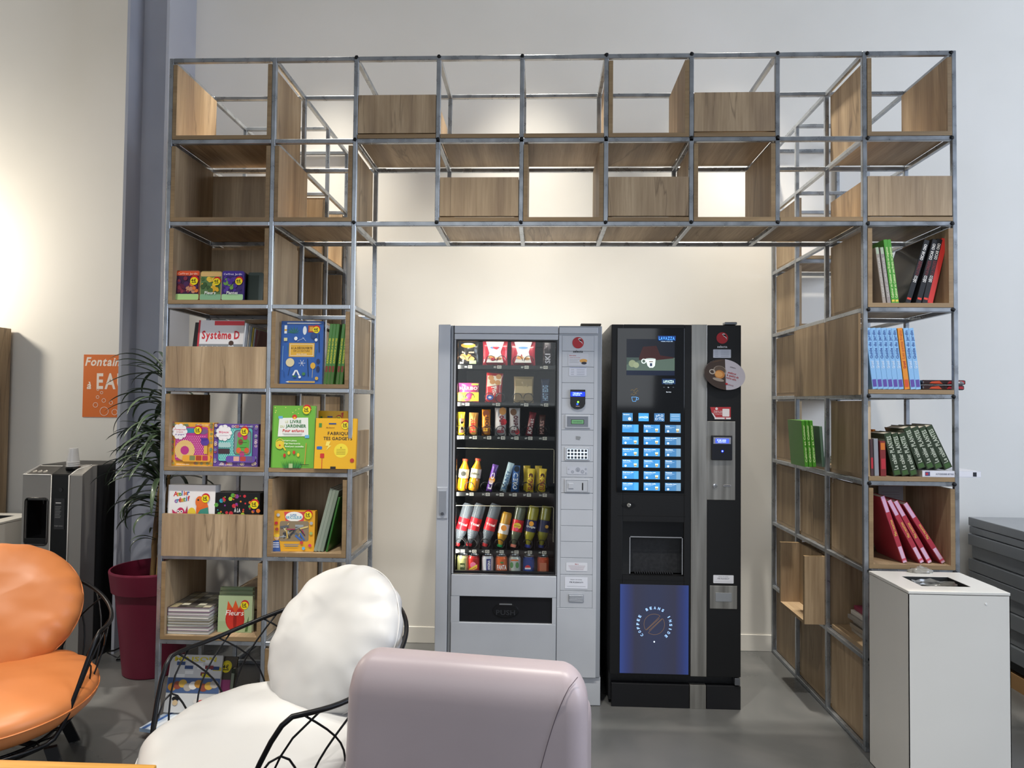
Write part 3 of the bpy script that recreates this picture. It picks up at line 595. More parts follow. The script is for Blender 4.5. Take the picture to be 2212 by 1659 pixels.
def can(u, label, col, top, paint):
    x = gx(u, 1215, .49); o = thing('drink_can', (x, .497, ZC), label, 'can', GK)
    MB().lathe([(.024, 0), (.0325, .008), (.0325, .100), (.027, .112)], flat(col, .25, .3, coat=.4), 28, cap=False).build('body', o)
    MB().lathe([(.027, .112), (.0275, .115), (.0255, .115), (.0245, .110), (0, .110)], flat('#c5c7ca', .25, .9), 28, cap=False).build('lid', o)
    p = Print(Matrix.Translation((0, -.0328, 0)), .35); paint(p); p.build('printed_label', o)
can(1000, 'pale green and cream can at the left end', '#c9c98a', 1, lambda p: (p.rect(-.012, .02, .014, .075, '#3d4a24'), p.text('BIO', 0, .06, .012, '#e6e3b5', w=.02)))
can(1023, 'red can with a slanted yellow band', '#c8312f', 1, lambda p: (p.disc(0, .066, .016, '#e87a9a'), p.poly([(-.022, .025), (.022, .050), (.022, .070), (-.022, .045)], '#e9d23c'), p.text('Schweppes', 0, .048, .009, '#b3202b', w=.04, rot=28)))
can(1053, 'white and navy can beside the orange one', '#d5d8e2', 1, lambda p: (p.rect(-.004, .02, .020, .100, '#1b2a7a'), p.text('ORANGINA', .009, .058, .014, '#f0f0f0', w=.07, rot=90)))
can(1083, 'orange can with white capital lettering', '#e2631c', 1, lambda p: (p.disc(.004, .082, .010, '#3f8a34', .005), p.text('FANTA', .004, .058, .024, '#f4f2ee', w=.05)))
can(1112, 'white can with green leaves and an orange rim', '#ccd4cf', 1, lambda p: (p.disc(-.016, .07, .009, '#4c8a4a', .016), p.disc(.014, .07, .009, '#3d7a40', .016), p.rect(-.020, .092, .020, .100, '#d9682a')))
can(1142, 'blue can with a round red and white emblem', '#123f94', 1, lambda p: (p.disc(-.004, .055, .016, '#f0f0f2'), p.disc(-.004, .055, .016, '#c8202f', a0=10, a1=170), p.disc(-.004, .055, .016, '#1d4fae', a0=200, a1=340)))
can(1173, 'plain orange red can at the right end', '#c8502c', 1, lambda p: p.rect(-.018, .03, .018, .085, '#b86a4a'))

# ------------------------------------------------------------------ coffee machine
bX0, bX1, bT, bB = 1.672, 2.345, 1.992, .170
bk = flat('#090a0d', .5); bk2 = flat('#101116', .55)
cmn = thing('coffee_machine', (bX0, MY, 0), 'tall black coffee vending machine with glowing drink buttons', 'vending machine'); co = (bX0, MY, 0)
def cp_(name, mb, **k): return mb.build(name, cmn, origin=co, **k)
cp_('cabinet', MB().box(bX0, MY+.05, .02, bX1, 1.16, bT, mottled('black_powder_coat', '#1c1d20', '#232427', '#2a2b2e', 60, (.4, .55), .2)))
sx0, sx1 = 2.088, 2.170
m = MB(); zA, zBn = mz(1244, 1410), mz(1127, 1410); nx0, nx1 = mx(1345, 1190), mx(1477, 1190)
m.box(bX0, MY, bB, nx0, MY+.05, bT-.002, bk, .004); m.box(nx1, MY, bB, sx0, MY+.05, bT-.002, bk, .004); m.box(nx0, MY, zBn, nx1, MY+.05, bT-.002, bk); m.box(nx0, MY, bB, nx1, MY+.05, zA, bk); cp_('door', m)
for zz in (mz(1069, 1410), mz(1115, 1410), mz(1254, 1410)): cp_('door_groove', MB().box(mx(1334), MY-.0006, zz-.001, mx(1482), MY, zz+.001, flat('#030304', .9)))
cp_('steel_strip', MB().box(sx0, MY-.003, bB, sx1, MY+.05, bT-.001, BRUSH, .002))
cp_('payment_panel', MB().box(sx1+.001, MY-.001, bB, bX1, MY+.05, bT-.003, bk, .003))
# screen
m = MB().box(mx(1333, 800), MY-.004, mz(1064, 1410), mx(1478, 800), MY, mz(709, 1410), flat('#030407', .05, coat=.3), .001); scr = cp_('screen', m)
SX, SZ = mx(1333, 800), mz(1064, 1410)
def scp(u, v, e=0, **k): return Print(Matrix.Translation((mx(u, v)-bX0, -.0045, mz(v, u))), .25, e, **k)
p = scp(1405, 780, .45); W2 = .088*1.45
p.rect(-.125, -.05, .125, .115, '#0b1220'); p.rect(-.125, -.05, .125, .018, '#3f4f49'); p.poly([(-.125, -.05), (-.125, -.02), (-.03, .012), (.125, .018), (.125, -.05)], '#56685c')
p.poly([(-.06, .018), (-.04, .075), (.03, .08), (.05, .03), (.12, .02), (.12, .015), (.03, .005), (-.06, .005)], '#3a1414'); p.disc(-.095, -.014, .019, '#8f9a78'); p.disc(-.075, -.022, .015, '#98a381'); p.rect(-.125, -.075, .125, -.05, '#0a1730')
p.build('coffee_picture', scr)
p = scp(1405, 783, .9, base=.003)
p.poly([(-.028, .018), (.026, .018), (.022, -.018), (.012, -.028), (-.006, -.028), (-.016, -.018)], '#cfd8d2'); p.ring(-.036, .006, .013, .005, '#cfd8d2'); p.disc(-.001, .018, .026, '#a9b4ae', .004); p.rect(-.004, -.02, .008, -.004, '#27324f'); p.rect(-.008, .002, .012, .006, '#5a2f24'); p.build('cup_picture', scr)
p = scp(1440, 731, 1.1); p.rect(-.046, -.013, .046, .013, '#0a2f6a'); p.text('LAVAZZA', 0, 0, .018, '#4f9be8', w=.082); p.text('TORINO, ITALIA, 1895', 0, -.016, .005, '#a9c2dd', w=.062); p.build('glowing_lettering', scr)
p = scp(1444, 824, 1.2); p.rect(-.035, -.014, .035, .014, '#0b2244'); p.text('LAVAZZA', 0, 0, .014, '#c9ece6', w=.054); p.text('TORINO ITALIA 1895', 0, -.013, .003, '#7a93a5', w=.04); p.text('En', -.001, -.031, .005, '#b5bcc4'); p.rect(-.028, -.031, -.02, -.030, '#7d868f'); p.rect(.02, -.031, .028, -.030, '#7d868f'); p.text('Service', 0, -.055, .006, '#b5bcc4', w=.026); p.build('brand_lettering', scr)
p = scp(1370, 852, 1.0)
for (a, b, c, d_) in ((-.018, .02, .016, .028), (-.006, .008, .02, .018), (-.018, -.002, .012, .003)): p.line([(a+(c-a)*q/8, b+(d_-b)*q/8+.004*math.sin(q*1.2)) for q in range(9)], .0016, '#6d5a30')
p.line([(-.014, -.014), (.012, -.014), (.008, -.036), (-.009, -.036), (-.014, -.014)], .002, '#5aa0dd'); p.ring(.016, -.022, .007, .002, '#5aa0dd'); p.build('cup_symbol', scr)
bnames = [['Pour sucrer', 'Expresso', 'Latte'], ['Expresso', 'Expresso noisette', 'Boisson au cacao'], ['Expresso allonge', 'Expresso creme', 'Macchiato'], ['Cafe long', 'Cappuccino', 'Chocolat'], ['Expresso lait', 'Cappuccino noir', 'Viennois'], ['Cafe soluble', 'Cappuccino vanille', 'Chocolat fort'], ['Cafe au lait', 'Cappuccino Moka', 'The citron']]
bu = [(1344, 1379), (1390, 1425), (1436, 1470)]; bv = [891, 917, 942, 966.5, 991.5, 1016, 1041]
for q, (a, b) in enumerate(((1344.5, 1366.5), (1379, 1401), (1413, 1435), (1447, 1469.5))):
    p = Print(Matrix.Translation((mx(a, 892)-bX0, -.0045, mz(910, 1410))), .3, 1.0, base=.0005); ww, hh = mx(b, 892)-mx(a, 892), .042; p.rect(0, 0, ww, hh, ['#3f78a6', '#3a8cc8', '#3c6690', '#4c7ea6'][q])
    if q == 0: p.disc(ww*.7, hh*.28, .008, '#dfe7cf'); p.text('Bonjour', ww*.1, hh*.82, .005, '#e6eef5', w=ww*.6, al='l')
    if q == 1: p.text('LAVAZZA', ww/2, hh*.5, .010, '#eef5fa', w=ww*.9)
    if q == 2: [p.ring(x*ww, y*hh, r, .0015, '#dfe9f1', n=14) for x, y, r in ((.25, .66, .004), (.45, .75, .004), (.75, .7, .006), (.2, .3, .006), (.55, .38, .006), (.8, .25, .005))]
    if q == 3: [p.rect(ww*.1, hh*y, ww*.9, hh*y+.0012, '#cfdce8') for y in (.8, .6, .3)]
    p.build('touch_button', scr)
for r_ in range(6):
    for c_ in range(3):
        a, b = bu[c_]; z = mz(bv[r_]+18+25 if 0 else bv[r_+0]+43.5, 1410); x = mx(a, bv[r_]+30)
        p = Print(Matrix.Translation((x-bX0, -.0045, z)), .3, 1.0, base=.0005); ww = mx(b, 950)-mx(a, 950); hh = .041
        p.rect(0, 0, ww, hh, ['#3a83bd', '#3a7db4', '#3f6f9a'][c_]); p.rect(ww*.72, 0, ww, hh, ['#4493cc', '#3f86be', '#6485a0'][c_])
        p.text(bnames[r_][c_], ww*.04, hh*.86, .006, '#e9f0f6', w=min(ww*.7, .0042*len(bnames[r_][c_])), al='l'); p.rect(ww*.04, hh*.66, ww*.6, hh*.66+.001, '#b5cde0'); p.rect(ww*.04, hh*.55, ww*.45, hh*.55+.001, '#a5c0d6')
        if not (r_ == 0 and c_ == 0): p.disc(ww*.2, hh*.2, .0055, '#eef4f7', n=14)
        if (c_ == 1 or (c_ == 0 and r_ in (1, 2, 3)) or (c_ == 2 and r_ == 0)): p.poly([(ww*.7, hh*.5), (ww*.9, hh*.5), (ww*.86, hh*.12), (ww*.74, hh*.12)], '#e3dfae'); p.rect(ww*.73, hh*.16, ww*.87, hh*.3, '#8a6432')
        p.build('touch_button', scr)
# key lock
z = mz(1091, 1360); xk = mx(1358, 1091)
m = MB(); m.prism([(.035*math.cos(R(a))*(1 if 0 else 1)+(-.0 if 0 else 0), .013*math.sin(R(a))) for a in range(0, 360, 20)], 0, .003, flat('#0a0b0e', .3), Matrix.Translation((xk, MY, z)) @ Matrix.Rotation(R(90), 4, 'X')); m.lathe([(.010, 0), (.010, .006), (.008, .007), (0, .007)], flat('#b5b1a9', .25, .8), 20, Matrix.Translation((xk, MY-.003, z)) @ Matrix.Rotation(R(90), 4, 'X')); m.box(xk-.001, MY-.0105, z-.004, xk+.001, MY-.0098, z+.003, BLK); cp_('key_lock', m)
# cup niche
m = MB(); zN = mz(1160, 1410); ix0, ix1 = mx(1360, 1200), mx(1475, 1200)
m.box(nx0, MY+.05, zA, nx1, MY+.2, zA+.006, BLK); m.box(nx0, MY+.19, zA, nx1, MY+.2, zBn, BLK); m.box(nx0, MY+.01, zN, nx1, MY+.05, zBn, BLKG); m.box(nx0, MY+.01, zA, ix0, MY+.06, zN, BLKG); ni = cp_('cup_niche', m)
fr_ = flat('#b9bcc2', .2, .6); m = MB(); m.box(ix0, MY+.004, zN-.004, ix1, MY+.009, zN, fr_); m.box(ix0, MY+.004, zA+.008, ix0+.004, MY+.009, zN, fr_); m.box(ix1-.004, MY+.004, zA+.008, ix1, MY+.009, zN, fr_)
o = m.build('steel_rim', None, origin=co); o.parent = ni; o.location = (0, 0, 0)
m = MB(); [m.box(ix0+.03+q*.012, MY+.02, zA+.006, ix0+.035+q*.012, MY+.17, zA+.012, flat('#2b2c30', .4)) for q in range(17)]; m.lathe([(.02, 0), (.014, -.02), (.01, -.03)], flat('#2b2c30', .3), 14, Matrix.Translation(((ix0+ix1)/2, MY+.11, zN-.002)))
o = m.build('drip_grid', None, origin=co); o.parent = ni; o.location = (0, 0, 0)
# backlit lower panel
lx0, lx1, lz0, lz1 = mx(1339, 1360), mx(1487, 1360), mz(1455, 1410), mz(1263, 1410)
mt, n_, l_, b_ = new('backlit_panel'); tc = n_.new('ShaderNodeTexCoord'); sx = n_.new('ShaderNodeSeparateXYZ'); l_.new(tc.outputs['Generated'], sx.inputs[0])
rp = ramp(n_, [(0, '#3b55a5'), (.10, '#3a4684'), (.22, '#3d3f57'), (.45, '#3a4160'), (.55, '#3a4160'), (.80, '#3d3f57'), (.91, '#37437e'), (1, '#3650a0')]); l_.new(sx.outputs[0], rp.inputs[0])
l_.new(rp.outputs[0], b_.inputs['Emission Color']); b_.inputs['Emission Strength'].default_value = .6; b_.inputs['Base Color'].default_value = lin('#1c1d26'); b_.inputs['Roughness'].default_value = .35
lp = cp_('backlit_panel', MB().box(lx0, MY-.004, lz0, lx1, MY, lz1, mt, .001))
p = Print(Matrix.Translation(((lx0+lx1)/2-bX0, -.0045, (lz0+lz1)/2+.026)), .3, 1.3); rr_ = .085
def arc(p, tx, a0, a1, r, h, col):
    for q, ch in enumerate(tx):
        a = a0+(a1-a0)*q/(len(tx)-1); p.text(ch, r*math.sin(R(a)), r*math.cos(R(a)), h, col, w=h*(.3 if ch == 'I' else .8), rot=-a)
arc(p, 'COFFEE', -132, -62, rr_, .014, '#8fb4e6'); arc(p, 'BEANS', -27, 31, rr_, .014, '#8fb4e6'); arc(p, 'INSIDE', 62, 134, rr_, .014, '#8fb4e6'); p.disc(0, -rr_-.004, .004, '#cfe0f5')
p.build('glowing_lettering', lp)
p = Print(Matrix.Translation(((lx0+lx1)/2-bX0, -.0045, (lz0+lz1)/2+.026)), .3, .35); e1 = []
for s_ in (1, -1):
    pts = [(s_*(.053*math.cos(R(a))), s_*(.053*math.sin(R(a)))) for a in range(-118+180-180+60-80, 0, 8)]
    pts = [(.053*math.cos(R(a+(0 if s_ > 0 else 180))), .053*math.sin(R(a+(0 if s_ > 0 else 180)))) for a in range(-125, 36, 8)]
    nn = (-.004*s_*-1, .004*s_*-1); a_, b2 = pts[-1], pts[0]; p.line(pts+[(b2[0]+.012*s_*0, b2[1])], .0022, '#7a6350')
    p.line([(a_[0]-.004*s_, a_[1]+.0*s_), (b2[0]+.004*s_, b2[1]+.012*s_)], .0028, '#7a6350')
p.build('bean_outline', lp)
# payment panel items
def cpp(u, v, e=0, off=-.0018): return Print(Matrix.Translation((mx(u, v)-bX0, off, mz(v, u))), .35, e)
p = cpp(1560, 731); swirl(p, 0, .002, .030, '#d9d9de'); p.build('brand_emblem', cmn)
p = cpp(1559.5, 764); p.rrect(-.046, -.022, .046, .022, .003, '#c3c8d6'); [(p.rect(-.036, .012-q*.009, -.02, .0132-q*.009, '#5d6577'), p.rect(-.006, .012-q*.009, .036, .0132-q*.009, '#6d7587')) for q in range(4)]; p.build('notice_sticker', cmn)
p = cpp(1556, 893); p.poly([(-.053, .032), (.053, .034), (.053, -.030), (-.026, -.031), (-.046, .006)], '#b93a3f'); p.poly([(-.046, .004), (-.026, -.031), (-.022, -.024), (-.036, -.002)], '#e6dfe0'); p.rect(-.030, -.030, .053, -.021, '#e9e2e4'); p.disc(.025, -.0255, .004, '#b3202b'); p.disc(-.02, .024, .007, '#ecd9da')
p.text('Gagnez des', -.012, .012, .006, '#f2dcdc', w=.045); p.text('points fidelite', -.010, .004, .005, '#f2dcdc', w=.05); p.text('a chaque achat', -.008, -.004, .004, '#f2dcdc', w=.04); p.rrect(.010, -.016, .046, .024, .003, '#efe6e6'); p.build('red_sticker', cmn)
m = MB().box(mx(1527, 1000), MY-.004, mz(1080, 1556), mx(1588, 1000), MY, mz(910, 1556), BRUSH, .002); pp = cp_('payment_plate', m)
zz = mz(966, 1558); xx = mx(1557.5, 966)
m = MB(); m.box(xx-.053, MY-.022, zz-.066, xx+.053, MY-.004, zz+.062, flat('#1a1c24', .35), .004); m.box(xx-.045, MY-.0235, zz+.018, xx+.045, MY-.0215, zz+.052, flat('#8f94a6', .4), .001); o = m.build('card_terminal', None, origin=co); o.parent = pp; o.location = (0, 0, 0)
p = cpp(1557.5, 966, 2.2, -.0240); p.rrect(-.034, .023, .034, .045, .002, '#3348e6'); p.text('17:08 2021', -.004, .038, .006, '#b9c6ff', w=.045); p.text('SELECTION', -.002, .029, .005, '#b9c6ff', w=.04); o = p.build('terminal_display', pp)
p = cpp(1558, 974, 3.5, -.0225); p.disc(0, 0, .006, '#1c2fff'); p.disc(0, 0, .003, '#8fb0ff'); o = p.build('indicator_light', pp)
m = MB().lathe([(.012, 0), (.011, .006), (.005, .007), (.004, .003)], flat('#c9c9cb', .15, .9), 20, Matrix.Translation((mx(1544, 1049), MY-.004, mz(1049, 1544))) @ Matrix.Rotation(R(90), 4, 'X')); m.box(mx(1562, 1049), MY-.007, mz(1049, 1570)-.004, mx(1578, 1049), MY-.004, mz(1049, 1570)+.004, flat('#d5d5da', .2, .8), .001); m.box(mx(1563, 1049), MY-.0075, mz(1049, 1570)-.0005, mx(1577, 1049), MY-.007, mz(1049, 1570)+.002, BLK)
o = m.build('coin_slot', None, origin=co); o.parent = pp; o.location = (0, 0, 0)
p = cpp(1562.5, 1251); p.rrect(-.052, -.021, .052, .021, .003, '#d5d6dc'); p.text('Numero de machine', 0, .013, .005, '#8a8a92', w=.05); p.text('FR9203127', 0, .003, .007, '#777780', w=.06); p.rect(-.046, -.014, .046, -.013, '#9a9aa2'); p.build('number_sticker', cmn)
m = MB().box(mx(1533, 1290), MY-.004, mz(1315, 1562), mx(1592, 1290), MY, mz(1265, 1562), BRUSH, .002); m.box(mx(1545, 1290), MY-.006, mz(1299, 1562), mx(1580, 1290), MY-.004, mz(1280, 1562), flat('#8b8f94', .4, .2), .001); cp_('coin_return', m)
cp_('hinge', MB().box(2.262, MY+.002, bT, 2.325, MY+.05, bT+.014, flat('#7d8086', .35, .6), .003).box(bX1-.03, MY+.0, .128, bX1-.002, MY+.04, .165, flat('#6d7076', .35, .6), .003))
cp_('plinth', MB().box(bX0+.012, MY+.01, 0, sx0-.003, MY+.04, .120, bk2, .002).box(sx1+.003, MY+.01, 0, bX1+.003, MY+.04, .120, bk2, .002)); cp_('plinth_strip', MB().box(sx0, MY+.008, 0, sx1, MY+.04, .121, BRUSH, .001))
# oval sign stuck on the payment panel
xx, zz = mx(1565.5, 809, .36), mz(809, 1565, .36); o = thing('oval_sign', (xx, MY-.03, zz), 'oval hanging card showing a glass of coffee on the black machine', 'sign', rot=(0, R(14), 0))
MB().prism([(.106*math.cos(2*math.pi*q/40), .078*math.sin(2*math.pi*q/40)) for q in range(40)], 0, .002, flat('#b9b4bd', .4), Matrix.Rotation(R(90), 4, 'X')).build('card', o); MB().box(-.01, -.0005, -.008, .01, .0285, .008, flat('#2a2b2e', .5)).build('bracket', o)
p = Print(Matrix.Translation((0, -.002, 0))); p.poly([(.106*math.cos(R(a)), .078*math.sin(R(a))) for a in range(100, 285, 8)], '#3f3028'); p.poly([(.1*math.cos(R(a)), .072*math.sin(R(a))) for a in range(104, 150, 8)], '#57402f')
p.disc(-.03, .012, .034, '#8f8378', .026); p.disc(-.03, .016, .028, '#5a4a3e', .02); p.disc(-.026, -.006, .026, '#b9793a', .022); p.disc(-.03, -.006, .020, '#d39a5a', .015); p.ring(-.066, -.002, .016, .005, '#b5ab9f', .013); p.disc(-.026, -.034, .03, '#9c8f83', .008)
p.text('continuons a', .016, .046, .006, '#5a4f59', w=.03, al='l'); p.text('ameliorer', .012, .016, .010, '#a8343c', w=.044, al='l'); p.text('la qualite de', .010, .002, .010, '#a8343c', w=.062, al='l'); p.text('votre cafe.', .010, -.012, .010, '#a8343c', w=.054, al='l'); p.disc(.02, -.045, .007, '#b3202b', .005); p.text('selecta', .028, -.045, .006, '#9a5a66', w=.028, al='l'); p.build('printed_front', o)

# ------------------------------------------------------------------ books and kits on the shelves
PAGE = flat('#ded9cb', .8); K = 459.
def sx_(u, v=900, y=.02): return PY(u, v, y).x
def block(o, w, d, h, cover, th=.0022, spine='front', x0=0, hard=True):
    """upright closed book, spine towards -Y; x from x0 to x0+w"""
    cm_ = flat(cover, .38, coat=.25); m = MB()
    m.box(x0, 0, 0, x0+w, .003, h, cm_, min(.0014, w*.2), seg=1); m.box(x0, .003, 0, x0+th, d, h, cm_); m.box(x0+w-th, .003, 0, x0+w, d, h, cm_); m.build('cover', o)
    MB().box(x0+th, .003, .003, x0+w-th, d-.004, h-.003, PAGE).build('pages', o)
def spine(name, u, c, r_, wpx, hpx, lean, cover, label, group, texts=(), d=.20, y=.03, k=0, z=None, yaw=0, blocks=()):
    """spine-out book: u = pixel of its lower resting corner"""
    yy = YD[k]+y; w, h = wpx/K, hpx/K
    if k: f_ = (3.212+yy)/3.212; w *= f_; h *= f_
    z = top_of(c, r_, k)+.0006 if z is None else z
    o = thing(name, (sx_(u, 900, yy), yy, z), label, 'book', group, (0, R(lean), R(yaw))); x0 = 0 if lean <= 0 else -w
    block(o, w, d, h, cover, min(.0022, w*.2), x0=x0)
    p = Print(Matrix.Translation((x0+w/2, 0, 0)))
    for (a, b, col) in blocks: p.rect(-w*.36, h*a, w*.36, h*b, col)
    for (tx, a, b, col, *rr) in texts: p.text(tx, 0, h*(a+b)/2, w*.55, col, w=h*(b-a), rot=rr[0] if rr else 90)
    if p.k: p.build('spine_lettering', o)
    return o
def face(name, u0, u1, hpx, c, r_, label, cat, group, col, th, draw, y=.03, tilt=-3, k=0, yaw=0, z=None, box=False, wide=None):
    """book or kit shown with its front towards the room"""
    yy = YD[k]+y; f_ = (3.212+yy)/3.212; x0, x1 = sx_(u0, 900, yy), sx_(u1, 900, yy); w = x1-x0; h = hpx/K*f_
    z = top_of(c, r_, k)+.0006 if z is None else z
    o = thing(name, ((x0+x1)/2, yy, z), label, cat, group, (R(tilt), 0, R(yaw))); cm_ = flat(col, .38, coat=.25)
    if box: MB().box(-w/2, 0, 0, w/2, th, h, cm_, .0012, seg=1).build('carton', o)
    else:
        MB().box(-w/2, 0, 0, w/2, .0022, h, cm_).box(-w/2, th-.0022, 0, w/2, th, h, cm_).box(-w/2, .002, 0, -w/2+.002, th-.002, h, cm_).build('cover', o)
        MB().box(-w/2+.002, .0022, .003, w/2-.004, th-.0022, h-.003, PAGE).build('pages', o)
    if draw: p = Print(); draw(p, w, h); p.build('cover_artwork', o)
    return o
def price(p, x, y, r, t_, rim='#c4202b'): p.disc(x+r*.1, y+r*.35, r*1.08, rim); p.disc(x, y, r, '#f2dd1e'); p.text(t_, x-r*.1, y+r*.2, r*.75, '#27261c'); p.rect(x-r*.6, y-r*.5, x+r*.6, y-r*.3, '#57521c')
def sc_(p, items, w, h):
    for x, y, r, c in items: p.disc((x-.5)*w, y*h, r*w, c)
# flower tins
def tin(u0, u1, hp, label, top_, draw, y=.03, yaw=0, side=False):
    x0, x1 = sx_(u0, 620, y), sx_(u1, 620, y); w, h = x1-x0, hp/K; o = thing('seed_tin', ((x0+x1)/2, y, top_of(0, 2)+.0006), label, 'tin', 'flower tins', (R(-3), 0, R(yaw)))
    pts = []
    for cx, cy, a in ((w/2-.012, .012, -90), (w/2-.012, h-.012, 0), (-w/2+.012, h-.012, 90), (-w/2+.012, .012, 180)): pts += [(cx+.012*math.cos(R(a+q)), cy+.012*math.sin(R(a+q))) for q in (0, 22, 45, 67, 90)]
    Tm = Matrix.Translation((0, .045, 0)) @ Matrix.Rotation(R(90), 4, 'X')
    MB().prism([(a*.985, .001+b*.985) for a, b in pts], 0, .030, flat('#1e2a20', .3, .5), Tm, True).build('tin_body', o); MB().prism(pts, .030, .045, flat(top_, .12, .15, coat=1), Tm, True).build('lid', o)
    p = Print(rough=.15); draw(p, w, h); p.build('lid_artwork', o)
def tin_art(head, hc, bg, flowers, word, foot='#9cc08a', band=None):
    def f(p, w, h):
        p.rect(-w*.46, h*.05, w*.46, h*.95, bg); p.rrect(-w*.48, h*.03, w*.48, h*.22, .006, foot)
        if band: p.rrect(-w*.47, h*.82, w*.47, h*.97, .006, band)
        random.seed(len(word)*3+len(bg))
        for q in range(26): p.disc((random.random()-.5)*w*.8, h*(.27+.5*random.random()), w*(.05+.07*random.random()), random.choice(flowers))
        if head: p.text(head, 0, h*.885, h*.065, hc, w=w*.82)
        if word: p.text(word, 0, h*.27, h*.10, '#e9ece4', w=w*.5)
        price(p, w*.28, h*.64, w*.16, '4€')
    return f
tin(378, 430, 69, 'seed tin with red lid band and pansies, leftmost', '#8c4a3a', tin_art('Coffret Jardin', '#f0b8a4', '#3c2440', ['#5a2138', '#7c3040', '#d9793c', '#4a2a52', '#c58a6a'], '', '#a9d08a', '#d9562e'))
tin(431, 478, 67, 'seed tin with a yellow daffodil meadow', '#b9a05c', tin_art('', '#fff', '#5b7a4c', ['#d9a92e', '#e5c24a', '#4e6c3c', '#3f5a34'], 'Fleurs', '#84b08c', '#d8b272'))
tin(478, 526, 68, 'seed tin with purple lid and violet flowers', '#4a2f86', tin_art('Coffret Jardin', '#cfc4e6', '#3a2a66', ['#4b2f8c', '#5a3d9c', '#35256b', '#6e9a4e'], 'Plantes', '#a5d09c', '#43308f'))
for q in range(2): tin(534+q*5, 568+q*7, 67, ('nearer', 'farther')[q]+' of two dark tins lined up beside the purple seed tin', '#26362a', lambda p, w, h: (p.rect(w*.05, h*.04, w*.48, h*.96, '#a85aa5'), p.rect(-w*.2, h*.04, w*.05, h*.96, '#a3c08a')) if q else p.rect(-w*.45, h*.05, w*.2, h*.9, '#1b2a1e'), y=.06+q*.055, yaw=0)
# magazines, left column fourth row
GM = 'magazines behind the cracked oak front'; zb = top_of(0, 3)
face('magazine', 417, 517, 142, 0, 3, 'front white magazine with large red title', 'magazine', GM, '#e4e2e4', .004, lambda p, w, h: (p.rect(-w*.5, 0, w*.5, h*.62, '#8a8d90'), p.rect(-w*.5, 0, -w*.46, h, '#c23a44'), p.rect(-w*.15, h*.92, w*.5, h*.99, '#d8404a'), p.text('Système D', w*0, h*.77, h*.13, '#c8303c', w=w*.82), p.text('Salle de bains', -w*.14, h*.56, h*.06, '#d9dee0', w=w*.55), p.disc(w*.24, h*.5, w*.09, '#c8ccd2', h*.12), p.disc(w*.24, h*.635, w*.055, '#4a352c'), p.rect(-w*.4, h*.5, w*.1, h*.51, '#5fb0c8')), tilt=-7, y=.035)
face('magazine', 402, 425, 138, 0, 3, 'dark magazine leaning at the far left of the cracked bin', 'magazine', GM, '#1b1c24', .012, None, tilt=-8, y=.06, yaw=-14)
for q in range(7):
    c_ = ['#c9cdd4', '#a9b0ba', '#d6d3cd', '#8fa0b2', '#c8b54a', '#b8bec6', '#7d3a44'][q]
    MBm = spine('magazine', 517+q*4.2, 0, 3, 3.6, 136-q*2, 5, c_, ['first', 'second', 'third', 'fourth', 'fifth', 'sixth', 'seventh'][q]+' thin upright magazine to the right of the white one', GM, d=.21, y=.045+.012*q)
# craft kits
G_C = 'craft kits and boxed sets'
def petals(p, w, h, n, cols, inset=.0, sd=3):
    random.seed(sd)
    for q in range(n):
        e = random.choice('tblr'); a = random.random()-.5
        x, y = {'t': (a*w*.94, h*.94), 'b': (a*w*.94, h*.06), 'l': (-w*.455, (a+.5)*h), 'r': (w*.455, (a+.5)*h)}[e]; c = random.choice(cols)
        for t_ in range(5): p.disc(x+w*.022*math.cos(t_*1.257), y+w*.022*math.sin(t_*1.257), w*.013, c, n=6); p.k -= 1
        p.k += 1
def cloud(p, x, y, r):
    for t_ in range(9): p.disc(x+r*.72*math.cos(t_*.7), y+r*.72*math.sin(t_*.7), r*.36, '#f1eef0', n=12); p.k -= 1
    p.k += 1; p.disc(x, y, r*.8, '#f1eef0')
def dots(p, x0, y0, x1, y1, st, r, c):
    y = y0; i = 0
    while y < y1:
        x = x0+(st/2 if i % 2 else 0)
        while x < x1: p.disc(x, y, r, c, n=6); p.k -= 1; x += st
        y += st*.8; i += 1
    p.k += 1
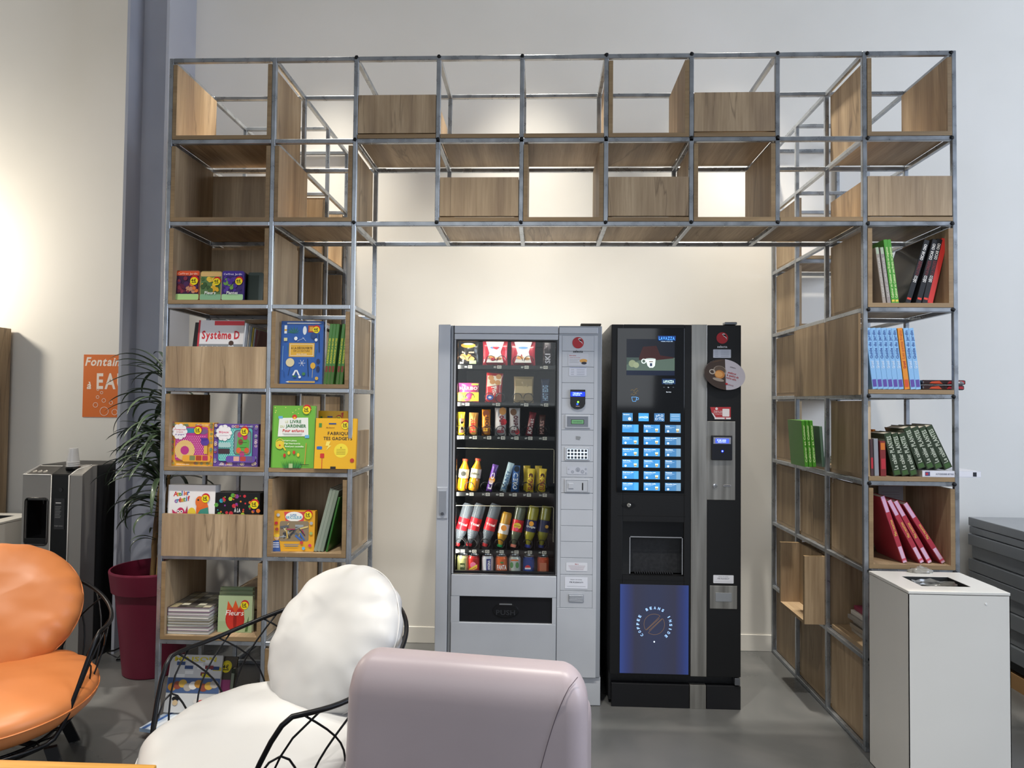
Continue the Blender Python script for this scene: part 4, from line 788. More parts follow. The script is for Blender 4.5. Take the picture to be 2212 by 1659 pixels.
def pompon(p, w, h):
    p.rect(-w*.5, 0, w*.5, h, '#e3a63a'); petals(p, w, h, 46, ['#6f8f6a', '#a8536a', '#8a9a5a', '#c2567a', '#7d8f78']); p.rrect(-w*.38, h*.13, w*.38, h*.9, .01, '#b83a86'); dots(p, -w*.34, h*.2, w*.36, h*.72, .0105, .0025, '#e6a9cb'); p.rect(-w*.12, h*.76, w*.06, h*.87, '#3a8fa8'); p.disc(w*.28, h*.8, w*.1, '#7b5a86', h*.07)
    p.disc(-w*.15, h*.36, w*.235, '#e2bd78'); dots(p, -w*.36, h*.2, w*.04, h*.5, .008, .0016, '#efd9ac'); p.disc(-w*.15, h*.36, w*.10, '#b83a86'); p.disc(w*.32, h*.56, w*.1, '#5b3f98', h*.09); p.rect(w*.3, h*.28, w*.38, h*.47, '#d9b24a'); p.poly([(w*.2, h*.65), (w*.38, h*.65), (w*.38, h*.6), (w*.26, h*.57)], '#4a3390')
    p.rrect(-w*.2, h*.1, w*.46, h*.25, .01, '#e8a93c')
    for q, c in enumerate(('#7d8a5a', '#b0442e', '#b83a5a')): p.rrect(-w*.03+q*w*.15, h*.13, w*.1+q*w*.15, h*.24, .003, c)
    cloud(p, -w*.28, h*.79, w*.17)
    for q, (t_, ww) in enumerate((('Pompons', .25), ('tresse', .16), ('et gogos', .22))): p.text(t_, -w*.28, h*(.84-.055*q), h*.035, ['#d0406a', '#d98a9a', '#8a6ab0'][q], w=w*ww, slant=.2)
    p.text('Mon petit atelier', w*.26, h*.95, h*.022, '#f6e6c4', w=w*.28, slant=.2); p.text('Editions marie claire', -w*.18, h*.04, h*.024, '#fff2dd', w=w*.3); price(p, w*.15, h*.82, w*.085, '5€')
def bijoux(p, w, h):
    p.rect(-w*.5, 0, w*.5, h, '#63499a'); petals(p, w, h, 46, ['#e0c9a8', '#8a86b8', '#c9536e', '#d9c2d6', '#7f9aa8'], sd=8); p.rrect(-w*.38, h*.13, w*.38, h*.9, .01, '#58b3ae'); dots(p, -w*.34, h*.16, w*.0, h*.86, .0105, .0025, '#c0e4dc')
    p.rrect(-w*.04, h*.27, w*.36, h*.86, .018, '#54606a'); p.rrect(-w*.02, h*.29, w*.34, h*.84, .016, '#7f8f92'); p.poly([(w*.02, h*.3), (w*.3, h*.3), (w*.32, h*.6), (w*.2, h*.76), (w*.06, h*.8)], '#5aa84a')
    for x, y, c in ((.1, .75, '#b84a6e'), (.12, .58, '#8a4a3a'), (.26, .38, '#d85a3a'), (.08, .38, '#e0653a'), (.16, .3, '#b8407a'), (.22, .7, '#c4325f')): p.disc(w*x, h*y, w*.055, c, h*.07)
    for q, y in enumerate((.33, .45, .57)): p.rect(w*.1, h*y, w*.26, h*y+.0015, '#2f6a2a')
    p.rrect(-w*.38, h*.30, -w*.12, h*.42, .004, '#43333a'); p.rrect(-w*.38, h*.45, -w*.1, h*.56, .006, '#a9ccca'); p.rrect(-w*.2, h*.1, w*.46, h*.25, .01, '#6a50a8')
    for q, c in enumerate(('#d9a89a', '#b8443e', '#6a5a8a')): p.rrect(-w*.03+q*w*.15, h*.13, w*.1+q*w*.15, h*.24, .003, c)
    cloud(p, -w*.26, h*.79, w*.17); p.text('Bijoux', -w*.26, h*.81, h*.05, '#d63a6a', w=w*.22); p.text('et breloques', -w*.26, h*.73, h*.022, '#b0a8b8', w=w*.2); p.text('Mon petit atelier', w*.24, h*.95, h*.022, '#e6ddf0', w=w*.28, slant=.2); p.text('Editions marie claire', -w*.2, h*.04, h*.024, '#efe6f6', w=w*.3); price(p, w*.2, h*.82, w*.085, '5€')
face('craft_kit', 370, 461.5, 95, 0, 4, 'yellow craft kit with polka dot pompons behind a window', 'craft kit', G_C, '#d69a34', .05, pompon, box=True, tilt=-1)
face('craft_kit', 463, 558, 93, 0, 4, 'purple craft kit with jewellery beads behind a window', 'craft kit', G_C, '#5a4190', .05, bijoux, box=True, tilt=-1)
for q in range(4): spine('dark_case', 524+q*10, 0, 4, 8, 78+q*3-(q == 3)*5, 4, '#17181c', ['first', 'second', 'third', 'fourth'][q]+' black case standing behind the purple craft kit', 'black cases behind the kits', d=.12, y=.22)
def atelier(p, w, h):
    p.rect(-w*.5, 0, w*.5, h, '#ebe9e8')
    for q, (ch, c) in enumerate(zip('Atelier', ('#c8303c', '#e0a02e', '#5a9a3e', '#3a6ab8', '#c8303c', '#e07a2e', '#3a6ab8'))): p.text(ch, -w*.34+q*w*.045, h*.86+q*h*.004, h*.075, c)
    for q, (ch, c) in enumerate(zip('créatif', ('#8a4aa0', '#3a8ab8', '#c8303c', '#e0a02e', '#5a9a3e', '#3a6ab8', '#c8303c'))): p.text(ch, -w*.33+q*w*.045, h*.76+q*h*.006, h*.075, c)
    p.disc(-w*.22, h*.50, w*.11, '#c2335f', h*.15); p.disc(-w*.24, h*.47, w*.07, '#d9a07a', h*.11); p.disc(-w*.27, h*.585, w*.032, '#f0e6e6'); p.disc(-w*.2, h*.585, w*.032, '#f0e6e6'); p.disc(-w*.27, h*.585, w*.014, '#2a2020'); p.disc(-w*.2, h*.585, w*.014, '#2a2020'); p.poly([(-w*.25, h*.56), (-w*.22, h*.56), (-w*.235, h*.52)], '#e6a52e')
    p.poly([(-w*.4, h*.62), (-w*.3, h*.56), (-w*.36, h*.42)], '#c2335f'); p.poly([(-w*.08, h*.68), (-w*.13, h*.56), (-w*.06, h*.42)], '#b02c55')
    p.disc(w*.24, h*.62, w*.13, '#e0692a', h*.16); p.disc(w*.18, h*.74, w*.09, '#e2702e', h*.09); p.poly([(w*.1, h*.5), (w*.4, h*.46), (w*.36, h*.66), (w*.2, h*.62)], '#3f8a7a'); p.poly([(w*.14, h*.46), (w*.42, h*.42), (w*.42, h*.48), (w*.2, h*.52)], '#e0b03a'); p.disc(w*.15, h*.77, w*.02, '#2b2a20'); p.disc(w*.02, h*.55, w*.09, '#e6c83a', h*.1); p.ring(0, h*.52, w*.05, w*.012, '#c24a2e'); p.ring(w*.07, h*.47, w*.05, w*.012, '#c24a2e')
    p.text('CREATIONS', w*.0, h*.41, h*.10, '#9a9a98', w=w*.72, rot=4); p.text('CREATIONS', -w*.005, h*.42, h*.10, '#f4f2f0', w=w*.72, rot=4); p.poly([(w*.3, h*.3), (w*.48, h*.36), (w*.44, h*.5)], '#e0692a'); price(p, w*.3, h*.79, w*.08, '3€')
face('craft_kit', 365.5, 467, 140, 0, 5, 'white craft box with a paper owl and coloured lettering', 'craft kit', G_C, '#dcdad8', .055, atelier, box=True, tilt=-2, y=.028)
def decou(p, w, h):
    p.rect(-w*.5, 0, w*.5, h, '#101114'); random.seed(12); cs = ['#e2752a', '#8a3a8f', '#5aa03e', '#2a9ab0', '#c8303c', '#a8c83a', '#e0a02e']
    for q in range(46):
        x, y, r = (random.random()-.5)*.96*w, h*(.5+.46*random.random()), w*random.choice((.015, .022, .035, .05)); p.poly([(x+r*math.cos(a*1.047), y+r*math.sin(a*1.047)) for a in range(6)], random.choice(cs)); p.k -= 1
    p.k += 2; p.rect(-w*.3, h*.5, w*.28, h*.62, '#101114'); p.text('À LA', 0, h*.70, h*.07, '#f2f2f0', w=w*.14); p.text('DÉCOUVERTE', 0, h*.56, h*.10, '#f2f2f0', w=w*.5); p.text('DE LA SCIENCE', 0, h*.43, h*.08, '#f2f2f0', w=w*.5); price(p, w*.38, h*.8, w*.09, '5€')
face('craft_kit', 468, 563.5, 124, 0, 5, 'black boxed set with coloured hexagons', 'craft kit', G_C, '#15161a', .055, decou, box=True, tilt=-2, y=.028)
face('craft_kit', 474, 566, 120, 0, 5, 'second black boxed set just behind the hexagon one', 'craft kit', G_C, '#1d1d20', .05, None, box=True, tilt=-2, y=.10)
# blue nature book and green row
def nature(p, w, h):
    p.rect(-w*.48, h*.005, w*.5, h*.995, '#2c5ca8'); p.rect(-w*.5, 0, -w*.48, h, '#24498a')
    p.rect(-w*.3, h*.43, w*.3, h*.65, '#d8a83a'); p.line([(-w*.27, h*.45), (w*.27, h*.45), (w*.27, h*.63), (-w*.27, h*.63), (-w*.27, h*.45)], .0018, '#f4efe0')
    p.text('A LA DÉCOUVERTE', 0, h*.57, h*.035, '#3a2c1a', w=w*.5); p.text('DE LA NATURE', 0, h*.525, h*.028, '#8a6a2a', w=w*.38); p.text('Jenny Broom', 0, h*.475, h*.018, '#f4efe0', w=w*.24, slant=.2)
    for a in range(-3, 4): p.poly([(-w*.2, h*.80), (-w*.2+w*.17*math.sin(a*.55), h*.83+h*.09*math.cos(a*.55)), (-w*.2+w*.09*math.sin(a*.55+.3), h*.82+h*.04*math.cos(a*.55+.3))], '#2f7a4a'); p.k -= 1
    p.k += 1; p.disc(w*.06, h*.85, w*.045, '#dfe6ec', h*.07); p.rect(w*.14, h*.82, w*.32, h*.93, '#a8442e'); p.rect(w*.17, h*.84, w*.3, h*.91, '#d9a83a'); price(p, w*.33, h*.86, w*.08, '4€')
    p.rect(-w*.42, h*.8, -w*.36, h*.93, '#dfe6ec'); p.rect(-w*.42, h*.84, -w*.36, h*.87, '#d8a83a'); p.rect(-w*.36, h*.955, w*.4, h*.975, '#dfe6ec'); p.poly([(w*.4, h*.955), (w*.4, h*.975), (w*.46, h*.965)], '#c8ccd0')
    for t_ in range(3): p.line([(w*(.02+.08*math.cos(t_*1.047)), h*.33+w*.08*math.sin(t_*1.047)), (w*(.02-.08*math.cos(t_*1.047)), h*.33-w*.08*math.sin(t_*1.047))], .0015, '#e9eef2')
    p.disc(-w*.26, h*.34, w*.1, '#d9cba2'); p.line([(-w*.26, h*.26), (-w*.3, h*.13)], .0018, '#1c2c3a'); p.disc(w*.28, h*.29, w*.06, '#d8a83a', h*.05); p.line([(w*.28, h*.25), (w*.27, h*.1)], .002, '#c9b98a'); p.line([(w*.15, h*.4), (w*.18, h*.12)], .003, '#16202c'); p.line([(w*.4, h*.8), (w*.42, h*.5)], .003, '#16202c'); p.disc(w*.4, h*.36, w*.04, '#1c2f5a', h*.04); p.disc(w*.4, h*.24, w*.04, '#1c2f5a', h*.05)
    p.poly([(-w*.2, h*.14), (-w*.14, h*.22), (-w*.1, h*.22), (-w*.16, h*.13)], '#dfe6ec'); p.poly([(-w*.02, h*.14), (-w*.08, h*.22), (-w*.12, h*.22), (-w*.05, h*.13)], '#dfe6ec'); p.rect(-w*.28, h*.02, w*.34, h*.045, '#c9a24a'); p.poly([(-w*.28, h*.02), (-w*.28, h*.045), (-w*.35, h*.032)], '#e9dcc0')
    p.disc(w*.07, h*.16, w*.04, '#3f7a4a', h*.025); p.disc(-w*.02, h*.11, w*.03, '#e9eef2'); p.disc(-w*.14, h*.72, w*.04, '#e9eef2', h*.03); p.rect(-w*.44, h*.22, -w*.43, h*.6, '#7fb0d6'); p.rect(-w*.42, h*.68, -w*.34, h*.73, '#d9d29a'); p.disc(w*.28, h*.77, w*.07, '#27477e'); p.disc(w*.34, h*.7, w*.035, '#dfe6ec', h*.025); p.line([(-w*.1, h*.68), (w*.06, h*.73)], .0015, '#cfd8e0'); p.line([(w*.02, h*.74), (w*.1, h*.68)], .0015, '#cfd8e0')
    p.line([(w*.32, h*.42), (w*.36, h*.55)], .0015, '#2f7a4a'); p.line([(-w*.33, h*.62), (-w*.3, h*.48)], .0015, '#2f7a4a'); p.disc(w*.38, h*.09, w*.04, '#c9a24a'); p.line([(-w*.4, h*.2), (-w*.38, h*.1)], .0015, '#16305a'); p.disc(-w*.14, h*.12, w*.05, '#2f6a4a', h*.015)
face('children_book', 602, 694, 139, 1, 3, 'large blue picture book with leaves, snowflakes and a gold title plate', 'book', None, '#24498a', .02, nature, tilt=-2.5, y=.03)
ord5 = ['leftmost', 'second from the left', 'middle', 'second from the right', 'rightmost']
for q, u in enumerate((697, 704, 711, 723.5, 731)): spine('green_book', u+7, 1, 3, 7.2, 134, 5.5, '#3f7a2e', 'dark green spine with yellow title beside the blue book, '+ord5[q]+' of five', 'green spines beside the blue book', [('ALMANACH DE LA NATURE', .34, .76, '#d8d83a')], blocks=[(.0, .2, '#4a6a34'), (.2, .3, '#7a3a2a')])
# gardener and gadget books
def jard(p, w, h):
    p.rect(-w*.47, 0, w*.5, h, '#6fb33f'); p.rect(-w*.5, 0, -w*.47, h, '#57942f'); random.seed(5)
    for q in range(14): p.disc((random.random()-.5)*w*.9, h*(.86+.12*random.random()), w*.012, '#e6e37a', n=8)
    p.poly([(-w*.36, h*.5), (w*.36, h*.51), (w*.34, h*.81), (-w*.34, h*.8)], '#e9ece6'); p.disc(w*.02, h*.82, w*.055, '#d0382a'); p.disc(w*.02, h*.80, w*.03, '#efc23a'); p.rect(-w*.36, h*.79, -w*.26, h*.83, '#6ab0d8'); p.rect(w*.28, h*.48, w*.38, h*.53, '#6ab0d8')
    p.text('LE', -w*.16, h*.74, h*.035, '#cfd6a0'); p.text('LIVRE', w*.05, h*.745, h*.05, '#3d7a4a', w=w*.26); p.text('DU', -w*.26, h*.665, h*.035, '#cfd6a0'); p.text('JARDINIER', w*.06, h*.675, h*.05, '#3d7a4a', w=w*.48); p.text('Pour enfants', 0, h*.60, h*.045, '#d84a4a', w=w*.5, slant=.15)
    p.rect(-w*.25, h*.545, w*.22, h*.55, '#8a948a'); p.rect(-w*.22, h*.53, w*.2, h*.535, '#8a948a')
    for q, t_ in enumerate(('Parterre pizza', 'Tipi haricots', 'Hotel pour coccinelles')): p.text(t_, -w*.08+w*.06*q, h*(.44-.047*q), h*.025, '#f0f4e0', w=w*(.34+.05*q))
    p.disc(-w*.3, h*.37, w*.1, '#e3c93a', h*.07); p.ring(-w*.3, h*.40, w*.1, .003, '#e3c93a'); p.line([(-w*.22, h*.34), (-w*.16, h*.28)], .007, '#e3c93a'); p.disc(-w*.3, h*.36, w*.02, '#d0382a')
    for a in range(-6, 7): p.poly([(w*(-.02+a*.028), 0), (w*(-.0+a*.045), h*(.15-abs(a)*.006)), (w*(.02+a*.03), 0)], '#2f7a3a' if a % 2 else '#3a8f45'); p.k -= 1
    p.k += 1
    for x, y, c in ((-.18, .2, '#c8302a'), (-.08, .24, '#e3c93a'), (.04, .25, '#d0382a'), (.14, .21, '#e3c93a')): p.disc(w*x, h*y, w*.03, c, h*.03)
    p.line([(w*.32, h*.4), (w*.3, h*.06)], .003, '#d98a3a'); p.rect(w*.2, h*.05, w*.4, h*.06, '#2a3a2a'); p.rect(-w*.07, 0, w*.02, h*.07, '#a9c08a'); price(p, w*.3, h*.93, w*.09, '3€')
face('children_book', 587, 679, 136, 1, 4, 'tall green gardening book with tulips and watering can', 'book', None, '#57942f', .02, jard, tilt=-3, y=.0)
def gad(p, w, h):
    p.rect(-w*.5, 0, w*.5, h, '#e8b11f'); p.text('FABRIQUE', w*.07, h*.70, h*.065, '#2a2118', w=w*.54); p.text('TES GADGETS', w*.05, h*.60, h*.065, '#2a2118', w=w*.70)
    p.disc(w*.14, h*.36, w*.17, '#efd83a'); p.text('15', w*.14, h*.42, h*.03, '#7a6a1a'); [p.rect(w*.03, h*y, w*.25, h*y+.0015, '#7a6a1a') for y in (.38, .35, .32, .29)]
    p.poly([(-w*.22, h*.54), (-w*.12, h*.54), (-w*.16, h*.46), (-w*.1, h*.46), (-w*.22, h*.36), (-w*.17, h*.45), (-w*.24, h*.45)], '#f4e06a'); p.rrect(-w*.45, h*.38, -w*.32, h*.44, .004, '#2a6ab8'); p.rrect(-w*.36, h*.21, -w*.26, h*.30, .003, '#c8302a'); p.line([(-w*.31, h*.21), (-w*.31, 0)], .003, '#c8302a'); p.rect(-w*.42, h*.82, -w*.35, h*.90, '#4a8a3a'); p.rect(-w*.18, h*.88, w*.0, h*.905, '#2a4a8a'); p.rect(-w*.1, 0, w*.03, h*.045, '#22201c'); p.text('Mila Bourrel', -w*.14, h*.815, h*.022, '#8a5a1a', w=w*.2)
    price(p, w*.22, h*.86, w*.09, '3€'); p.poly([(w*.3, h*.96), (w*.38, h*.98), (w*.36, h*.86)], '#c8302a'); p.disc(w*.42, h*.17, w*.05, '#b83a2a')
face('children_book', 680, 769, 110, 1, 4, 'front yellow book of gadgets with black title', 'book', 'yellow gadget books', '#d9a11a', .018, gad, tilt=-5, y=-.012)
face('children_book', 686, 748, 121, 1, 4, 'yellow book of gadgets standing behind the front one', 'book', 'yellow gadget books', '#d9a11a', .018, gad, tilt=-3, y=.10)
# toy kit and grey-green books
def toyk(p, w, h):
    p.rect(-w*.5, 0, w*.5, h, '#e0a42c'); p.poly([(-w*.25, h*.98), (w*.28, h*.98), (w*.22, h*.72), (-w*.2, h*.72)], '#d04a4a'); p.disc(0, h*.86, w*.21, '#f0eee6', h*.12); p.text('SUPER', -w*.02, h*.9, h*.05, '#3a7ab0', w=w*.16); p.text('BRICOLEUR', 0, h*.84, h*.07, '#3a9ab8', w=w*.38)
    p.rrect(-w*.34, h*.25, w*.36, h*.75, .01, '#8a7a62'); random.seed(9)
    for q in range(22): x, y, a = (random.random()-.5)*w*.56, h*(.33+.36*random.random()), random.random()*6; r = w*.1; p.line([(x-r*math.cos(a), y-r*math.sin(a)), (x+r*math.cos(a), y+r*math.sin(a))], random.choice((.004, .007, .010)), random.choice(['#3a3c42', '#9aa0a4', '#d9c27a', '#b02c5a', '#c2a45a', '#e0dfda', '#5a5f66', '#3a6ab8']))
    p.disc(-w*.4, h*.34, w*.06, '#d9b08a'); p.disc(-w*.4, h*.39, w*.07, '#e8c23a', h*.04); p.poly([(-w*.5, 0), (-w*.3, 0), (-w*.34, h*.28), (-w*.5, h*.26)], '#3a5a9a'); [p.rect(-w*.5, h*y, -w*.34, h*y+.004, '#e6e6ea') for y in (.1, .15, .2)]
    for x, y, c in ((-.38, .9, '#b9bcc0'), (-.42, .7, '#c8303c'), (.42, .7, '#a9acb0'), (.42, .45, '#9ab06a'), (.4, .15, '#d0406a'), (.25, .08, '#6ab0d8'), (.2, .22, '#c8403c'), (-.4, .55, '#a84a3a')): p.disc(w*x, h*y, w*.04, c, h*.04)
    p.rect(-w*.2, h*.13, w*.12, h*.145, '#3a7ab0'); p.rect(-w*.22, h*.17, w*.14, h*.185, '#3a7ab0'); price(p, w*.34, h*.9, w*.09, '5€')
face('craft_kit', 595, 683, 87, 1, 5, 'yellow toy tool kit with a red top panel', 'craft kit', G_C, '#d0941f', .05, toyk, box=True, tilt=-2, yaw=3)
for q, u in enumerate((689, 696, 703)): spine('grey_green_book', u, 1, 5, 7, 142-q*2, 14, '#8f9a8c' if q < 2 else '#7f8d7e', ['left', 'middle', 'right'][q]+' of three pale grey-green books leaning right', 'grey-green leaning books', d=.22, y=.03)
spine('green_book', 712, 1, 5, 4, 122, 12.5, '#2f6a2a', 'thin dark green book under the leaning grey-green ones', 'grey-green leaning books', d=.22, y=.03)
# pile of albums + tulip books
z = top_of(0, 6)+.0008; zz = z
for q in range(8):
    hgt = (.015, .017, .013, .013, .012, .015, .015, .020)[q]; o = thing('album', (sx_(361, 1350), .02, zz), ('bottom', 'second lowest', 'third lowest', 'fourth lowest', 'fourth highest', 'third highest', 'second highest', 'topmost')[q]+' hardback album of the pile left of the tulip book', 'book', 'pile of albums', (0, 0, R((q*37 % 5)-2)*.5))
    col = ['#8a8f8c', '#7a5a72', '#9aa08f', '#6f6a55', '#8f8a78', '#a9a8a2', '#7d6a80', '#6f5a6a'][q]; cm_ = flat(col, .3, coat=.5); W_ = .207-.002*(q % 3)
    MB().box(0, 0, 0, W_, .27, .0018, cm_).box(0, 0, hgt-.0018, W_, .27, hgt, cm_).box(0, 0, 0, .0025, .27, hgt, cm_).build('cover', o); MB().box(.0025, .003, .0018, W_-.004, .267, hgt-.0018, flat('#d9d6cf', .8)).build('pages', o)
    if q == 7:
        p = Print(Matrix.Translation((0, 0, hgt)) @ Matrix.Rotation(R(-90), 4, 'X')); random.seed(2); p.rect(.002, .002, W_-.002, .268, '#4f4a48')
        for a in range(5):
            for b in range(7): p.rect(.006+a*.040, .006+b*.036, .042+a*.040, .040+b*.036, random.choice(['#8a8578', '#3a3633', '#b9b39a', '#6f705f', '#54504a', '#c9c5b0', '#9a8f70'])); p.k -= 1
        p.build('cover_artwork', o)
    zz += hgt+.0006
def tulip(p, w, h):
    p.rect(-w*.5, 0, w*.5, h, '#a9bb93'); p.rect(-w*.5, 0, w*.5, h*.3, '#9db187'); p.disc(0, h*.36, w*.28, '#b32a20', h*.33); p.poly([(-w*.26, h*.5), (-w*.22, h*.86), (-w*.08, h*.66), (0, h*.88), (w*.1, h*.66), (w*.22, h*.86), (w*.27, h*.5)], '#d4562a'); p.disc(-w*.12, h*.38, w*.13, '#c4352a', h*.28); p.disc(w*.13, h*.38, w*.12, '#bb2e24', h*.28); p.disc(0, h*.32, w*.05, '#8f1f18', h*.25)
    p.poly([(w*.3, h*.03), (w*.36, h*.3), (w*.4, h*.45), (w*.4, h*.2), (w*.38, h*.03)], '#4a6a3a'); p.text('Fleurs', -w*.02, h*.54, h*.15, '#f4f0ea', w=w*.52, slant=.2, bold=False); price(p, w*.27, h*.74, w*.11, '5€')
for q in range(3): face('flower_book', 480+q*1.5, 553, 78+q*1.5, 0, 6, ('front square book with a red tulip and white title', 'middle book of the three tulip books, hidden behind the front one', 'rearmost book of the three tulip books')[q], 'book', 'tulip books', '#94a680', .022, tulip if q == 0 else None, y=.06+q*.05, tilt=-2)
# catalogues on the floor row
def cat1(p, w, h):
    p.rect(-w*.5, 0, w*.5, h, '#cfcfcd'); p.text('MAISON', -w*.02, h*.93, h*.08, '#d8c63a', w=w*.8); random.seed(3)
    for q in range(12): x, y = (random.random()-.5)*w*.8, h*(.6+.28*random.random()); p.rect(x, y, x+w*.16, y+h*.06, random.choice(['#2c4270', '#7a2f34', '#3a4f7a', '#e9e9e6', '#c8b93a']))
    p.rect(-w*.5, h*.34, w*.5, h*.6, '#4a5f86'); 
    for q in range(9): p.disc((-.4+.1*q)*w, h*(.44+.03*(q % 3)), w*.08, ['#b8843a', '#8a4a3a', '#c9a24a', '#a8a29a', '#d9d5cf'][q % 5], h*.07)
    p.disc(-w*.3, h*.24, w*.07, '#1c1c1e', h*.04); p.disc(-w*.3, h*.17, w*.05, '#c9b08a'); p.disc(w*.2, h*.2, w*.16, '#d9d5cf', h*.07); p.disc(w*.2, h*.2, w*.06, '#c2302a', h*.03)
GF = 'catalogues on the bottom shelf'
face('catalogue', 368, 481, 118, 0, 7, 'large catalogue covered in small pictures, leaning back behind the wire chair', 'magazine', GF, '#b9b9b7', .012, cat1, tilt=-14, y=.055, z=top_of(0, 7)+.02)
face('catalogue', 470, 512, 112, 0, 7, 'dark catalogue with a yellow price disc and pink picture', 'magazine', GF, '#3a342c', .02, lambda p, w, h: (p.rect(-w*.5, 0, w*.5, h, '#4a4238'), p.rect(-w*.42, h*.3, w*.4, h*.58, '#a8487e'), p.rect(-w*.3, h*.04, w*.4, h*.28, '#b9b9b4'), price(p, w*0, h*.8, w*.24, '4€', '#e0cf2a')), tilt=-14, y=.075, z=top_of(0, 7)+.02)
spine('catalogue', 512, 0, 7, 9, 100, 5, '#2a3428', 'narrow dark green catalogue right of the pink one', GF, y=.1, d=.03, blocks=[(.1, .9, '#8a9484')])
o = thing('catalogue', (sx_(330, 1500), -.085, .036), 'blue and white catalogue lying flat and sticking out of the bottom shelf', 'magazine', GF, (0, 0, R(-12)))
MB().box(0, 0, 0, .21, .29, .016, flat('#8fa6c2', .3, coat=.5)).build('cover', o); p = Print(Matrix.Translation((0, 0, .016)) @ Matrix.Rotation(R(-90), 4, 'X')); p.rect(0, 0, .21, .29, '#b9c6d6'); [p.poly([(.01+q*.04, 0), (.03+q*.04, 0), (.05+q*.04, .28), (.035+q*.04, .28)], ['#3f6098', '#d9dee4', '#6a86b0'][q % 3]) for q in range(4)]; p.build('cover_artwork', o)

# right tower: decoration books
GR = 'books in the upper right box'
for q, (u, w_, h_, c, lb) in enumerate(((1908, 7.5, 122, '#9a9188', 'left of two grey-brown leaning spines'), (1918, 8, 122, '#918a88', 'right of two grey-brown leaning spines'))):
    spine('garden_book', u, 8, 2, w_, h_, -7.3, c, lb, GR, [('SALADES ET LEGUMES DU POTAGER', .12, .82, '#c9c4bd')], blocks=[(.88, 1, '#a9b8a0')])
for q, (u, lb) in enumerate(((1927.5, 'left of two bright green leaning spines in the upper right box'), (1935.5, 'right of two bright green leaning spines in the upper right box'))): spine('garden_book', u, 8, 2, 8, 139, -7, '#4f9a3a', lb, GR, [('Cultiver et Cuisiner ses Fruits et Legumes', .09, .88, '#d5e6a8')], blocks=[(.03, .06, '#d9c24a')])
for q, (u, ln_, lb) in enumerate(((1968, 17, 'leftmost of three black spines with white title, upper right box'), (1991, 15, 'middle of three black spines with white title, upper right box'), (2005, 13.5, 'rightmost of three black spines with white title, upper right box'))):
    spine('decoration_book', u, 8, 2, 11.5, 142, ln_, '#17171b', lb, GR, [('OSCAR ONO', .68, .93, '#e6e3df'), ('A LA CONQUETE', .44, .66, '#7a2f34'), ('DÉCO', .33, .43, '#e6e3df')], d=.26, blocks=[(.055, .085, '#d8402f')])
spine('decoration_book', 2016.5, 8, 2, 12, 143, 13.3, '#c8332d', 'red spine leaning against the three black ones', GR, d=.26)
# blue guides
GU = 'light blue guides'
nth = ['leftmost', 'second', 'third', 'fourth', 'fifth', 'sixth', '', 'seventh', 'rightmost']
for q in range(9):
    u = 1882.5+q*11.3+(q > 5)*1.5+(q > 6)*1.5; og_ = q == 6
    spine('garden_guide', u+3, 8, 3, 10.8, 132, -6.6, '#d98a2c' if og_ else '#86b4df', 'orange guide standing among the light blue guides' if og_ else 'light blue garden guide, '+nth[q]+' of the eight in the row', GU,
          [('Les petits fruits' if og_ else 'Guide du jardin', .5, .96, '#c2602a' if og_ else '#3f5f9c'), ('Grund', .34, .46, '#c9dcf0' if not og_ else '#b83a2a')], blocks=[(.04, .16, '#5a4a9c' if not og_ else '#c9502e')], d=.20)
for q in range(2):
    o = thing('recipe_magazine', (sx_(1996), .03, top_of(8, 3)+.0008+q*.0245), ('lower', 'upper')[q]+' of two red and black glossy books lying right of the blue guides', 'book', 'lying glossy books', (0, 0, R(2-q*3)))
    MB().box(0, 0, 0, .195, .24, .022, flat('#2a1416', .2, coat=1), .006).build('cover', o); p = Print(rough=.2); p.poly([(.03, .006), (.09, .004), (.075, .018), (.04, .014)], '#b5482e'); p.poly([(.11, .005), (.19, .006), (.185, .018), (.12, .016)], '#a8323a'); p.poly([(.13, .009), (.16, .008), (.15, .014)], '#d9b8b4'); p.build('spine_print', o)
MB2 = MB().lathe([(.0, 0), (.009, 0), (.011, .004), (.011, .018), (.008, .024), (0, .024)], flat('#8f9196', .2, .8), 16, Matrix.Rotation(R(90), 4, 'Y')); o = MB2.build('metal_knob'); o.location = (XC[9]+t+.0008, .012, top_of(8, 3)+.030); tag(o, 'small metal knob on the outside of the right tower post beside the lying books', 'knob')
# plant books
GP = 'dark green plant books'; zt = top_of(8, 4)+.001
pl_n = ['leftmost', 'second', 'third', 'fourth', 'fifth', 'sixth', 'rightmost']
for q, (u, z_, ln_, hp) in enumerate(((1930, zt, -13, 92), (1948, zt, -15, 92), (1966, zt, -17, 93), (1983, zt+.032, -20, 92), (2002, zt+.032, -21, 93), (2020, zt+.032, -22, 94), (2041, zt+.032, -25, 98))):
    spine('plant_book', u, 8, 4, 16.5, hp, ln_, '#27331f', 'dark green paperback about plants, '+pl_n[q]+' of seven leaning left', GP, [('Le cahier PLANTES', .14, .92, '#b9bfae')], d=.17, z=z_, y=.01, blocks=[(.72, .98, '#2f4026'), (.02, .12, '#3c5a2c')])
o = thing('white_book', (sx_(1987), .002, zt), 'white book lying under the plant books and sticking out of the tower', 'book'); MB().box(0, 0, 0, .262, .20, .0025, flat('#cfd0d8', .3)).box(0, 0, .0265, .262, .20, .029, flat('#cfd0d8', .3)).box(0, 0, .0025, .262, .004, .0265, flat('#d9dae2', .3), .001).build('cover', o); MB().box(.003, .004, .0025, .259, .197, .0265, PAGE).build('pages', o)
p = Print(); p.rect(.012, .005, .034, .024, '#4a4e7a'); p.disc(.02, .014, .006, '#b3303c'); p.text('AUTODESSINER BETONS', .10, .014, .008, '#7a7d8c', w=.08); p.rect(.226, .005, .242, .024, '#23242c'); p.build('spine_lettering', o)
